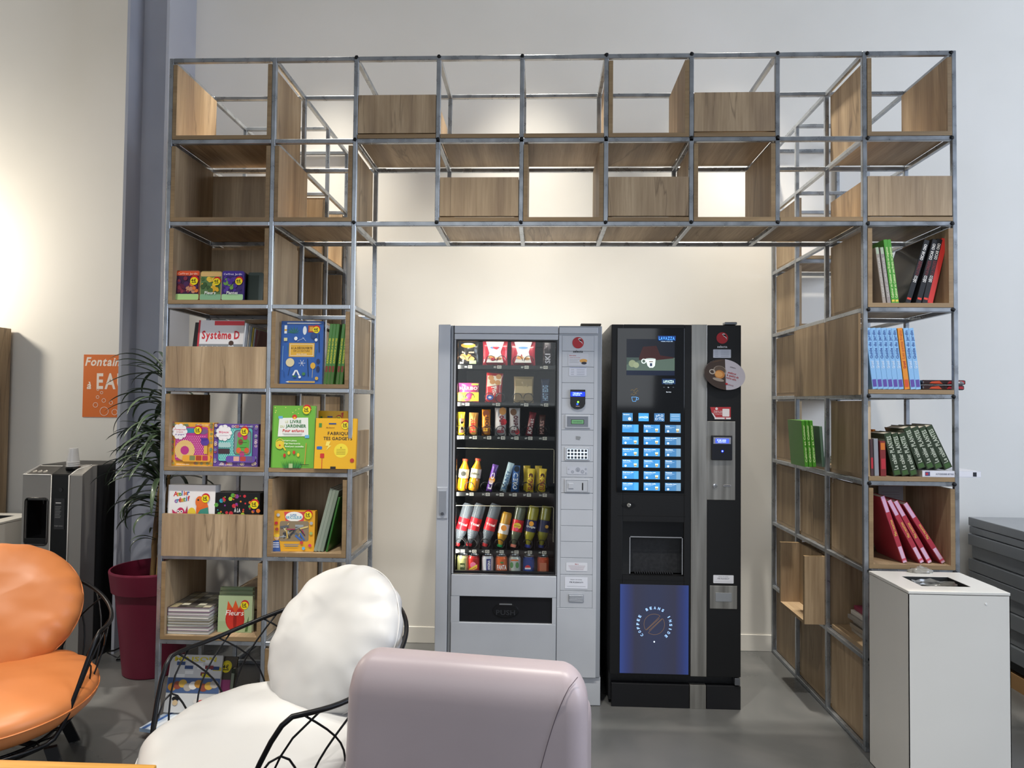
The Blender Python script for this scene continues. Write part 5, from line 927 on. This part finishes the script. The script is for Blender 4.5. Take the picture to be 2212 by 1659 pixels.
spine('orange_book', 1884, 8, 4, 6, 96, -5, '#c8752a', 'left of two orange spines behind the plant books', 'orange spines', [('LE POTAGER', .4, .9, '#e8c07a')], y=.17, d=.18); spine('orange_book', 1893, 8, 4, 6.5, 96, -5, '#c8752a', 'right of two orange spines behind the plant books', 'orange spines', [('LE POTAGER', .4, .9, '#e8c07a')], y=.17, d=.18)
for q, (u, c, hp, lb) in enumerate(((1881, '#4a3436', 78, 'dark red glossy spine at the left end of the plant book shelf'), (1889, '#8f9198', 79, 'grey spine between two glossy red ones'), (1902, '#7a2a2a', 74, 'glossy red spine with orange top next to the plant books'))): spine('glossy_book', u, 8, 4, (6, 9, 12)[q], hp, -1.5, c, lb, 'glossy spines', blocks=[(.2, .5, '#b0303a'), (.75, .95, '#c8702a' if q == 2 else c)] if q != 1 else (), d=.12, y=.012)
for q in range(3): spine('garden_book', 1739+q*8.5, 8, 4, 8*.88, 112*.88, -4.5, '#4f9a2e', ['left', 'middle', 'right'][q]+' of three bright green books seen through the open cell', 'bright green books', [('Cultiver et Cuisiner', .1, .9, '#d9ecb0')], k=1, y=.02, d=.2)
spine('grey_green_book', 1776, 8, 4, 6, 86, -4, '#5f7a66', 'grey-green book at the right edge of the open cell', 'bright green books', k=1, y=.03)
for q in range(3): o = thing('magazine', (2.93+.01*q, YD[1]+.06, top_of(8, 4, 1)+.0008+q*.013), ['bottom', 'middle', 'top'][q]+' of three flat magazines beside the bright green books', 'magazine', 'flat magazines in the rear cell'); MB().box(0, 0, 0, .2, .27, .012, flat(['#8f9a94', '#a9b0ac', '#7f8a86'][q], .4)).build('pages_and_cover', o)
# pink books
GQ = 'pink and red books'
for q, (u, ln_) in enumerate(((1948, -18.5), (1985, -27.5), (2002, -29), (2031, -32.5))):
    spine('cook_book', u, 8, 5, 10.5, 146, ln_, '#a83444', 'pink and red spine, '+['leftmost', 'second', 'third', 'rightmost'][q]+' of four leaning left above the white bin', GQ, [('Mes recettes', .4, .64, '#e0b060')], d=.24, blocks=[(0, .24, '#d8b3cc'), (.76, 1, '#cfa6c4'), (.03, .06, '#c8566a')])
o = face('grey_board', 1897, 1950, 132, 8, 5, 'pale grey printed board standing behind the pink books', 'board', None, '#9a9aa2', .004, lambda p, w, h: [p.rect(-w*.4, h*y, w*.35, h*y+.003, '#8a7f8a') for y in (.9, .86, .82, .76)], y=.34, tilt=0)
for q in range(6): o = thing('magazine', (XC[8]+.055+.006*(q % 3), .03, top_of(8, 6)+.0008+q*.0215), ['lowest', 'second', 'third', 'fourth', 'fifth', 'topmost'][q]+' magazine of the pile in the box behind the white bin', 'magazine', 'magazine pile behind the white bin', (0, 0, R((q*3) % 5-2))); MB().box(0, 0, 0, .2, .27, .020, flat(['#a9a49a', '#9a8f80', '#b9b4aa', '#8f8a84', '#c9c4bc', '#8a2f4a'][q], .4), .002).build('pages_and_cover', o)

# ------------------------------------------------------------------ left side of the room
pst = thing('poster', (-1.6225, WY-.004, 1.447), 'orange poster with white lettering and bubbles on the wall', 'poster')
MB().box(-.148, 0, 0, .148, .003, .420, flat('#d9702e', .6)).build('sheet', pst)
p = Print(); wh = '#f4e6da'
p.text('Fontaine', .0, .375, .058, wh, w=.275, slant=.22); p.text('à', -.108, .215, .05, wh, slant=.2); p.text('EAU', .048, .245, .105, wh, w=.205, gap=.10)
for x, y, r in ((-.045, .185, .008), (-.018, .165, .010), (-.045, .135, .011), (-.002, .112, .014), (.048, .098, .013), (-.058, .082, .017), (.003, .040, .030), (.075, .035, .020)): p.ring(x, y, r, .0028, wh, n=28)
p.build('printed_lettering', pst)
MB3 = MB().box(-2.95, 1.10, 0, -2.262, 1.235, 2.035, W_V, em=EDGE, eax='z'); o = MB3.build('oak_cupboard', origin=(-2.6, 1.17, 0)); tag(o, 'tall oak board cupboard against the wall at the left edge of the view', 'cupboard')
def bin_(x0, y0, x1, y1, h, label, hx0, hy0, hx1, hy1):
    m_ = mottled('white_bin_lacquer_%d' % (x0*10), '#d8d6d0', '#dbd9d3', '#dedcd6', 2, (.3, .38), 0, 2); og = (x0, y0, 0)
    o = thing('waste_bin', og, label, 'bin', 'white waste bins'); q = .012
    MB().box(x0, y0, 0, x1, y0+.003, h-.014, m_).box(x0, y1-.003, 0, x1, y1, h-.014, m_).box(x0, y0, 0, x0+.003, y1, h-.014, m_).box(x1-.003, y0, 0, x1, y1, h-.014, m_).box(x0, y0, 0, x1, y1, .004, m_).build('body', o, origin=og)
    m = MB(); z0, z1 = h-.012, h; m.box(x0-.001, y0-.001, z0, x1+.001, hy0, z1, m_, .002); m.box(x0-.001, hy1, z0, x1+.001, y1+.001, z1, m_, .002); m.box(x0-.001, hy0-.002, z0, hx0, hy1+.002, z1, m_); m.box(hx1, hy0-.002, z0, x1+.001, hy1+.002, z1, m_); m.build('lid', o, origin=og)
    k = flat('#232425', .7); MB().box(hx0, hy0, h-.05, hx0+.002, hy1, h-.001, k).box(hx1-.002, hy0, h-.05, hx1, hy1, h-.001, k).box(hx0, hy0, h-.05, hx1, hy0+.002, h-.001, k).box(hx0, hy1-.002, h-.05, hx1, hy1, h-.001, k).build('opening_collar', o, origin=og)
    return o, og
def bag(o, og, cx, cy, z, rx, ry, amp, seed, name='bin_liner'):
    vs = []; N, M_ = 28, 10
    for j in range(M_):
        for i in range(N):
            a = 2*math.pi*i/N; q = 1-.9*(j/(M_-1))**1.6; nn = noise.noise(Vector((math.cos(a)*2, math.sin(a)*2, j*.5+seed))); vs.append((cx+rx*q*math.cos(a)*(1+.25*nn), cy+ry*q*math.sin(a)*(1+.25*nn), z-.05*(j/(M_-1))+amp*nn))
    fs = [(j*N+i, j*N+(i+1) % N, (j+1)*N+(i+1) % N, (j+1)*N+i) for j in range(M_-1) for i in range(N)]
    MB().add(vs, fs, flat('#8d8c88', .25, trans=.45, coat=.6), True).build(name, o, origin=og)
o, og = bin_(2.770, -.412, 3.163, -.085, .840, 'tall white lacquered bin with a rectangular opening in front of the right tower', 2.865, -.330, 3.062, -.172)
bag(o, og, 2.963, -.25, .832, .085, .066, .010, 3)
vs = []; random.seed(5)
bm = bmesh.new(); bmesh.ops.create_icosphere(bm, subdivisions=3, radius=1)
vs = [((v.co.x*.05)*(1+.5*noise.noise(v.co*2.3)), v.co.y*.022*(1+.5*noise.noise(v.co*3)), max(-.2, v.co.z)*.022*(1+.8*noise.noise(v.co*4))) for v in bm.verts]
MB().add([(x+2.985, y-.100, z+.842) for x, y, z in vs], [[v.index for v in f.verts] for f in bm.faces], flat('#b5b2aa', .2, trans=.4, coat=.5), True).build('bag_tuft', o, origin=og); bm.free()
MB().lathe([(.004, 0), (.004, .002), (0, .002)], flat('#eeeeec', .2), 10, Matrix.Translation((3.070, -.4115, .795)) @ Matrix.Rotation(R(90), 4, 'X')).build('lock_rivet', o, origin=og)
bin_(-2.25, .66, -1.838, .98, .845, 'white bin beside the water dispenser at the left edge', -2.15, .74, -1.93, .90)
# water dispenser
dx0, dx1, dy0, dy1 = -1.735, -1.372, .70, 1.135; wd = thing('water_dispenser', (dx0, dy0, 0), 'steel and black water dispenser below the orange poster', 'water dispenser'); do = (dx0, dy0, 0)
def dp(n, m, **k): return m.build(n, wd, origin=do, **k)
SLV = flat('#a3a09c', .32, .55); SLW = flat('#d9d8d6', .3, .3); pbk = flat('#101113', .25, coat=.4)
dp('body', MB().box(dx0+.01, dy0+.13, 0, dx1, dy1, 1.168, flat('#131416', .45), .006))
def prof(x0, x1, m_, name, lift=0, zb=0):
    pts = [(dy0+.14, zb), (dy0+.012, zb), (dy0, zb+.01), (dy0-lift, 1.118), (dy0+.004-lift, 1.126), (dy0+.09, 1.166), (dy0+.14, 1.170)]
    T_ = Matrix(((0, 0, 1, x0), (1, 0, 0, 0), (0, 1, 0, 0), (0, 0, 0, 1)))
    return dp(name, MB().prism(pts, 0, x1-x0, m_, T_))
nz0, nz1, na, nb = .715, .978, -1.712, -1.585
m = MB(); m.box(dx0, dy0, .005, na, dy0+.13, 1.119, SLV); m.box(nb, dy0, .005, -1.560, dy0+.13, 1.119, SLV); m.box(na, dy0, nz1, nb, dy0+.13, 1.119, SLV); m.box(na, dy0, .005, nb, dy0+.13, nz0, SLV); dp('steel_front', m)
m = MB(); m.box(na, dy0+.118, nz0, nb, dy0+.128, nz1, pbk); m.box(na, dy0+.004, nz0, na+.006, dy0+.12, nz1, pbk); m.box(nb-.006, dy0+.004, nz0, nb, dy0+.12, nz1, pbk); m.box(na, dy0-.004, nz0, nb, dy0+.12, nz0+.035, pbk, .003); m.box(na, dy0+.004, nz1-.008, nb, dy0+.12, nz1, pbk); dp('tap_niche', m)
T_ = Matrix.Translation((-1.648, dy0-.0005, (nz0+nz1)/2)); w2, h2 = (nb-na)/2+.006, (nz1-nz0)/2+.006; rp_ = []
for cx, cy, a in ((w2-.02, -h2+.02, -90), (w2-.02, h2-.02, 0), (-w2+.02, h2-.02, 90), (-w2+.02, -h2+.02, 180)): rp_ += [(cx+.02*math.cos(R(a+q)), 0, cy+.02*math.sin(R(a+q))) for q in (0, 30, 60, 90)]
dp('niche_rim', MB().tube(rp_, .004, pbk, 6, True, T_)); dp('tap', MB().lathe([(.006, 0), (.010, .02), (.010, .03)], pbk, 12, Matrix.Translation((-1.648, dy0+.06, nz1-.038))))
prof(-1.560, -1.452, pbk, 'black_column', .003); prof(-1.452, dx1-.004, SLV, 'steel_side', 0)
T_ = Matrix(((1, 0, 0, 0), (0, .915, 0, 0), (0, .39, 1, 0), (0, 0, 0, 1)))
m = MB(); m.add([(dx0, dy0, 1.119), (-1.56, dy0, 1.119), (-1.56, dy0+.10, 1.166), (dx0+.03, dy0+.10, 1.166), (dx0, dy0+.13, 1.119), (-1.56, dy0+.13, 1.119)], [(0, 1, 2, 3), (0, 3, 4), (1, 5, 2), (3, 2, 5, 4)], SLW)
m.add([(dx0+.014, dy0+.006, 1.1225), (-1.566, dy0+.006, 1.1225), (-1.566, dy0+.092, 1.1635), (dx0+.034, dy0+.092, 1.1635)], [(0, 1, 2, 3)], flat('#3b3a3a', .3))
for q in range(3): m.lathe([(.013, 0), (.011, .002), (.009, .001), (0, .001)], SLV, 14, Matrix.Translation((dx0+.045+q*.032, dy0+.035, 1.1365)) @ Matrix.Rotation(R(25), 4, 'X'))
dp('control_panel', m)
tb_ = [(dx0, dy0-.002, 1.119), (-1.563, dy0-.002, 1.119)]; dp('trim_edge', MB().tube([(dx0+.03, dy0+.10, 1.167), (dx0+.002, dy0, 1.121), (-1.562, dy0-.002, 1.121)], .0035, SLW, 6).tube([(-1.455, dy0-.002, .02), (-1.453, dy0-.004, 1.119), (-1.44, dy0+.05, 1.15), (-1.395, dy0+.11, 1.172)], .0035, SLW, 6).tube([(-1.56, dy0-.003, .02), (-1.56, dy0-.004, 1.12)], .002, SLW, 5))
p = Print(Matrix.Translation((-1.508-dx0, -.0035, .86))); p.rect(-.030, -.055, .032, .125, '#2b2c2f'); p.rect(-.022, .095, .010, .101, '#c9c9c9'); [p.rect(-.024, .075-q*.009, .012-(q % 3)*.004, .077-q*.009, '#9a9a9a') for q in range(8)]; p.text('bright waters', 0, -.035, .007, '#8a8a8a', w=.05); p.disc(.006, .175, .012, '#26272a'); p.build('printed_notice', wd)
dp('cup_holder', MB().lathe([(.040, 0), (.044, .012), (.036, .016), (.034, 0)], pbk, 24, Matrix.Translation((-1.485, dy0+.075, 1.150))))
cz = 1.152; cup_m = flat('#e0e0e2', .25, trans=.35, ior=1.2, coat=.4)
for q in range(4):
    o = MB().lathe([(.035, 0), (.036, .003), (.034, .005), (.0235, .086), (.0, .0865)], cup_m, 28, cap=False).build('plastic_cup'); o.location = (-1.485, dy0+.072, 1.1535+q*.0115); tag(o, ('lowest', 'second', 'third', 'topmost')[q]+' upturned plastic cup of the stack on the dispenser', 'cup', 'plastic cups on the dispenser')
o = MB().tube([(-1.372, 1.0, .52), (-1.345, 1.05, .50), (-1.33, 1.12, .56), (-1.335, 1.18, .60), (-1.34, 1.24, .55)], .006, BLK, 8).build('cable'); tag(o, 'black cable between the dispenser and the wall', 'cable')
o = MB().tube([(-1.36, .95, .008), (-1.26, .86, .05), (-1.2, .84, .08), (-1.17, .80, .06), (-1.22, .82, .01), (-1.05, .9, .006)], .005, BLK, 8).build('cable'); tag(o, 'black cable looping on the floor behind the orange chair', 'cable')
# potted plant
PX_, PYc = -.935, .72; pot = thing('plant_pot', (PX_, PYc, 0), 'large burgundy tapered planter with a wide rim', 'planter'); mg = mottled('burgundy_plastic', '#6d1733', '#711936', '#751c39', 5, (.45, .55), 0, 2)
MB().lathe([(.155, 0), (.160, .006), (.207, .475), (.206, .480)], mg, 48, cap=True).build('body', pot); MB().lathe([(.206, .470), (.226, .478), (.241, .588), (.239, .597), (.230, .597), (.222, .50), (.2, .478)], mg, 48, cap=False).build('rim', pot); MB().lathe([(0, .486), (.2, .486), (.219, .486)], flat('#2b1a14', .95, bump=.6, bscale=60), 32, cap=False).build('soil', pot)
pl = thing('potted_dracaena', (PX_, PYc, .487), 'slender dracaena with drooping narrow leaves in the burgundy planter', 'plant'); random.seed(21)
bark = mottled('palm_bark', '#4a3420', '#7a6038', '#a08854', 30, (.7, .9), 0, 5, 0, (1, 1, .12)); lf = [flat('#3c4f3a', .38, coat=.3), flat('#4d6047', .4, coat=.3), flat('#2c3c2d', .4, coat=.3)]
def cane(pts, r, seed):
    random.seed(seed); q = []
    for i in range(len(pts)-1):
        for t_ in range(6): q.append(Vector(pts[i]).lerp(Vector(pts[i+1]), t_/6)+Vector((random.uniform(-.002, .002), random.uniform(-.002, .002), 0)))
    q.append(Vector(pts[-1])); MB().tube(q, r, bark, 10, rr=[r*(1-.35*i/len(q))*random.uniform(.93, 1.07) for i in range(len(q))]).build('cane', pl)
cane([(-.02, 0, 0), (-.005, 0, .35), (.03, -.01, .62), (.045, 0, .9), (.05, .0, 1.12)], .016, 1); cane([(.0, .03, 0), (.02, .02, .30), (.05, .02, .55), (.07, .01, .78)], .012, 2); cane([(.02, -.02, 0), (.03, -.01, .25), (.02, -.02, .5)], .010, 3)
def rosette(x, y, z, n, L, seed, bias=0, rise=.55, drop=1.0, wd=.026):
    random.seed(seed); m = MB()
    for i in range(n):
        a = random.random()*6.283; 
        if bias: a = math.pi+random.gauss(0, bias)
        l_ = L*random.uniform(.65, 1.12); el = random.uniform(.1, 1.2)*rise; dr = drop*random.uniform(.6, 1.4); N = 12; vs = []; pz = Vector((x+random.uniform(-.01, .01), y+random.uniform(-.01, .01), z+random.uniform(-.07, .05))); th = el
        for k in range(N+1):
            t_ = k/N; wdt = wd*random.uniform(.98, 1.02)*(math.sin(math.pi*min(1, t_*.93+.07))**.65)*.5; side = Vector((-math.sin(a), math.cos(a), 0)); nrm = Vector((-math.cos(a)*math.sin(th), -math.sin(a)*math.sin(th), math.cos(th)))
            vs += [pz-side*wdt+nrm*wdt*.35, pz-nrm*wdt*.15, pz+side*wdt+nrm*wdt*.35]
            pz = pz+Vector((math.cos(a)*math.cos(th), math.sin(a)*math.cos(th), math.sin(th)))*l_/N; th -= dr*1.75/N*(.35+t_)
            if pz.y+PYc > 1.2: pz.y = 1.2-PYc
            if pz.x+PX_ > -.54 and pz.y+PYc > -.05: pz.x = -.54-PX_
            if pz.x+PX_ < -1.04 and pz.y+PYc > .91: pz.y = .91-PYc
        b = [(3*k+j, 3*k+3+j, 3*k+4+j, 3*k+1+j) for k in range(N) for j in (0, 1)]; m.add(vs, b, random.choice(lf), True)
    m.build('leaf_crown', pl)
rosette(.045, 0, 1.20, 20, .34, 11, 0, .9, 1.1); rosette(.05, 0, 1.05, 16, .36, 12, .9, .6, 1.2); rosette(.06, 0, .92, 16, .34, 13, 0, .4, 1.1)
rosette(.055, .01, .80, 34, .46, 14, 1.0, .8, 1.15, .026); rosette(.03, -.01, .60, 30, .44, 15, 1.0, 1.0, 1.25, .028); rosette(.02, -.02, .47, 16, .30, 16, 1.0, .5, 1.5); rosette(.0, -.01, .33, 6, .24, 17, .8, .5, 1.7, .018)

# grey sheets stacked on a pallet, right edge
GS_ = 'grey foam boards stacked on a pallet'; hs = [.155, .245, .335, .425, .50, .575, .65, .73, .80, .845]; gm = flat('#5c6166', .4, coat=.95, bump=.5, bscale=14); random.seed(8)
for q in range(len(hs)):
    z0_ = hs[q]; z1_ = (hs+[.900])[q+1]-.003; sh = random.uniform(-.012, .012); o = MB().box(3.95+sh, -.35+sh, z0_, 4.75+sh, 1.14-abs(sh), z1_, gm, .004).build('foam_board')
    tag(o, 'grey wrapped board, '+(['lowest']+['%s from the bottom' % n_ for n_ in ('second', 'third', 'fourth', 'fifth', 'sixth', 'seventh', 'eighth', 'ninth')]+['topmost'])[q]+' of the stack at the right edge', 'board', GS_)
pw = flat('#8a6a44', .8, bump=.3); plt = thing('pallet', (4.0, .4, 0), 'wooden pallet with black sheet under the grey stacked boards', 'pallet')
MB().box(3.96, -.33, .105, 4.74, 1.12, .152, flat('#17181a', .5)).build('base_sheet', plt, origin=(4.0, .4, 0))
for x in (3.96, 4.30, 4.64): MB().box(x, -.33, 0, x+.1, 1.12, .085, pw).build('runner', plt, origin=(4.0, .4, 0))
for y in (-.33, .1, .55, 1.0): MB().box(3.96, y, .085, 4.74, y+.12, .105, pw).build('deck_board', plt, origin=(4.0, .4, 0))

# ------------------------------------------------------------------ wire lounge chairs
def leather(name, a, b_, c_, rough=.42):
    m, n, l, b = new(name); tc = n.new('ShaderNodeTexCoord'); t = n.new('ShaderNodeTexNoise'); t.inputs['Scale'].default_value = 3; l.new(tc.outputs['Object'], t.inputs[0]); r = ramp(n, [(.3, a), (.5, b_), (.7, c_)]); l.new(t.outputs[0], r.inputs[0]); l.new(r.outputs[0], b.inputs['Base Color']); b.inputs['Roughness'].default_value = rough
    t2 = n.new('ShaderNodeTexNoise'); t2.inputs['Scale'].default_value = 420; l.new(tc.outputs['Object'], t2.inputs[0]); bp = n.new('ShaderNodeBump'); bp.inputs['Strength'].default_value = .12; bp.inputs['Distance'].default_value = .0006; l.new(t2.outputs[0], bp.inputs['Height']); l.new(bp.outputs[0], b.inputs['Normal']); return m
def cushion(name, parent, Rr, th, mat_, T, seed, ry=1.0, sag=0):
    """round stuffed cushion, its flat axis along local z, wrinkles gathered at the seam"""
    N, K = 128, 40; vs = []; random.seed(seed); wr = [(random.randint(7, 26), random.random()*6.28, random.random()) for _ in range(7)]
    for s_ in (1, -1):
        for j in range(K+1):
            q = math.sin(j/K*math.pi/2)**.8 if j else 0
            for i in range(N):
                a = 2*math.pi*i/N; edge = q**5; wv = sum(math.sin(f*a+p0+q*2.1)*g for f, p0, g in wr)/4
                rad = Rr*q*(1+.032*wv*edge*(1 if q < .999 else .6)); pinch = max(0, 1-q**3.0)**.42
                nz_ = noise.noise(Vector((math.cos(a)*q*2.2, math.sin(a)*q*2.2, seed+s_*3)))*.13+noise.noise(Vector((math.cos(a)*q*5, math.sin(a)*q*5, seed)))*.05*q
                z = s_*th/2*pinch*(1+nz_*.7)+s_*.018*wv*(q**7)*(1-q**14)+s_*.012*(1-q**6)*(.5-abs(noise.noise(Vector((math.cos(a)*q*1.1+math.sin(a)*q*.4+seed, math.sin(a)*q*2.6, seed*.7)))))**3-sag*(1-q*q)
                vs.append((rad*math.cos(a), rad*ry*math.sin(a), z))
    n1 = (K+1)*N; fs = []
    for s_ in (0, 1):
        for j in range(K):
            for i in range(N):
                f = (s_*n1+j*N+i, s_*n1+j*N+(i+1) % N, s_*n1+(j+1)*N+(i+1) % N, s_*n1+(j+1)*N+i); fs.append(f if s_ else f[::-1])
    o = MB().add(vs, fs, mat_, True, T).build(name, parent, weld=True)
    MB().tube([T @ Vector((Rr*1.004*math.cos(2*math.pi*i/80), Rr*1.004*ry*math.sin(2*math.pi*i/80), .0)) for i in range(80)], .003, mat_, 6, True).build('seam_piping', o)
    return o
WIRE = flat('#15161a', .35, .5)
def lounge(loc, face_deg, col_, label, seed, tint):
    """chair local frame: front towards -Y"""
    c = thing('lounge_chair', loc, label, 'armchair', 'wire lounge chairs', (0, 0, R(face_deg))); lt = leather('%s_leatherette' % tint, *col_)
    def rim(a):     # a = 0 at the front, 180 behind
        a = abs((a+180) % 360-180); s1 = min(1, max(0, (a-33)/32)); s1 = s1*s1*(3-2*s1); s2 = min(1, max(0, (a-80)/100)); s2 = s2*s2*(3-2*s2)
        return .405+.02*s1+.055*s2, .275+.350*s1+.150*s2
    def P_(a, q):   # q = 1 on the rim, 0 on the base ring
        r1, z1 = rim(a); r = .24+(r1-.24)*(q**.55); z = .215+(z1-.215)*q**1.25; return Vector((r*math.sin(R(a)), -r*math.cos(R(a)), z))
    MB().tube([P_(a, 1) for a in range(0, 360, 4)], .0085, WIRE, 8, True).build('rim_tube', c); MB().tube([P_(a, 0) for a in range(0, 360, 8)], .007, WIRE, 8, True).build('base_ring', c)
    for q in range(15):
        for d_ in (-1, 1):
            a0 = q*360/15; pts = [P_(a0+d_*(52*t_/14)+d_*5*math.sin(t_/14*6.28), t_/14) for t_ in range(15)]; MB().tube(pts, .0036, WIRE, 6).build('net_wire', c)
    MB().tube([(-.17, -.17, .215), (.17, .17, .215)], .012, WIRE, 8).tube([(.17, -.17, .215), (-.17, .17, .215)], .012, WIRE, 8).build('cross_brace', c)
    for sx in (-1, 1):
        for sy in (-1, 1): MB().prism([(-.022, -.012), (.022, -.012), (.022, .012), (-.022, .012)], 0, 1, flat('#1b1c1f', .45), Matrix(((1, 0, -sx*.075, sx*.30), (0, 1, -sy*.075, sy*.30), (0, 0, .215, 0), (0, 0, 0, 1)))).build('leg', c)
    cushion('seat_cushion', c, .385, .20, lt, Matrix.Translation((0, -.045, .385)) @ Matrix.Rotation(R(3), 4, 'X'), seed, 1.02, .012)
    cushion('back_cushion', c, .318, .21, lt, Matrix.Translation((0, .255, .655)) @ Matrix.Rotation(R(57), 4, 'X'), seed+5, .92, 0)
    return c
lounge((.365, -.79, 0), -36, ('#c2c2c2', '#c6c6c6', '#cacaca'), 'wire armchair with white round cushions, behind the lilac armchair', 31, 'white')
lounge((-.905, -.53, 0), 34, ('#d07c42', '#d58249', '#da8950'), 'wire armchair with orange round cushions at the left edge', 47, 'orange')

# ------------------------------------------------------------------ lilac armchair seen from behind, table edge
LIL = leather('lilac_leatherette', '#b3a6ab', '#b7aaaf', '#bbaeb3', .38)
ac = thing('armchair', (1.115, -1.155, 0), 'lilac grey upholstered armchair seen from behind in the foreground', 'armchair', None, (0, 0, R(-8)))
def shell(name, parent, sections, mat_):
    n = len(sections[0]); m = MB(); vs = [v for s_ in sections for v in s_]; m.add(vs, [(j*n+i, j*n+(i+1) % n, (j+1)*n+(i+1) % n, (j+1)*n+i) for j in range(len(sections)-1) for i in range(n)], mat_, True)
    m.add(vs[:n], [tuple(range(n))[::-1]], mat_, True); m.add(vs[-n:], [tuple(range(n))], mat_, True); return m.build(name, parent, weld=True)
def rr_sec(x0, x1, y0, y1, r, z, n=8):
    p = []
    for cx, cy, a in ((x1-r, y0+r, -90), (x1-r, y1-r, 0), (x0+r, y1-r, 90), (x0+r, y0+r, 180)): p += [(cx+r*math.cos(R(a+90*t_/n)), cy+r*math.sin(R(a+90*t_/n)), z) for t_ in range(n+1)]
    return p
secs = []
for t_ in range(0, 15):
    z = .20+.56*t_/14; f_ = 1-z/.86; secs.append(rr_sec(-.318-.03*f_, .350+.003*f_, -.245+.03*(1-f_)*0, -.115, .055, z))
for t_ in range(1, 9):
    a = t_/8*math.pi/2; e = .068*(1-math.cos(a)); secs.append(rr_sec(-.318+e, .350-e, -.245+e*.8, -.115-e*.5, max(.012, .055-e*.6), .76+.098*math.sin(a)))
shell('backrest', ac, secs, LIL)
for s_, nm in ((-1, 'armrest'), (1, 'armrest')):
    secs = []
    for t_ in range(0, 9): secs.append(rr_sec(.235 if s_ > 0 else -.318, .328 if s_ > 0 else -.225, -.20, .38, .05, .12+.40*t_/8))
    for t_ in range(1, 7): a = t_/6*math.pi/2; e = .05*(1-math.cos(a)); secs.append(rr_sec((.235 if s_ > 0 else -.318)+e, (.328 if s_ > 0 else -.225)-e, -.20+e, .38-e, max(.01, .05-e*.7), .52+.07*math.sin(a)))
    shell(nm, ac, secs, LIL)
secs = [rr_sec(-.224, .224, -.12, .38, .04, z) for z in (.22, .30, .38)]+[rr_sec(-.21, .21, -.12, .365, .04, .415), rr_sec(-.16, .16, -.08, .31, .04, .43)]; shell('seat', ac, secs, LIL)
sm_ = []
for t_ in range(30):
    q = t_/29; z = .845-.6*q; x = .325-.17*q**.62; sm_.append((x, -.2455+(.03 if t_ == 0 else .008 if t_ == 1 else 0), z))
MB().tube(sm_, .0011, flat('#5d525a', .7), 5).build('seam', ac)
for x in (-.27, .27):
    for y in (-.16, .3): MB().lathe([(.012, 0), (.018, .20)], flat('#2a2a2c', .4, .5), 14, Matrix.Translation((x, y, 0))).build('leg', ac)
ac.scale = (.985, .985, 1.018)
tbl = thing('table', (-.25, -2.1, 0), 'edge of a honey coloured wooden table in the bottom left corner', 'table')
HON = wood('honey_pine', 0, ('#b8762c', '#d8963e', '#eab35a'), False, .35)
MB().box(-.66, -.5, .685, .665, .468, .722, HON, .004).build('tabletop', tbl)
for x in (-.6, .58):
    for y in (-.44, .38): MB().box(x, y, 0, x+.05, y+.05, .685, flat('#1d1d1f', .4), .003).build('leg', tbl)
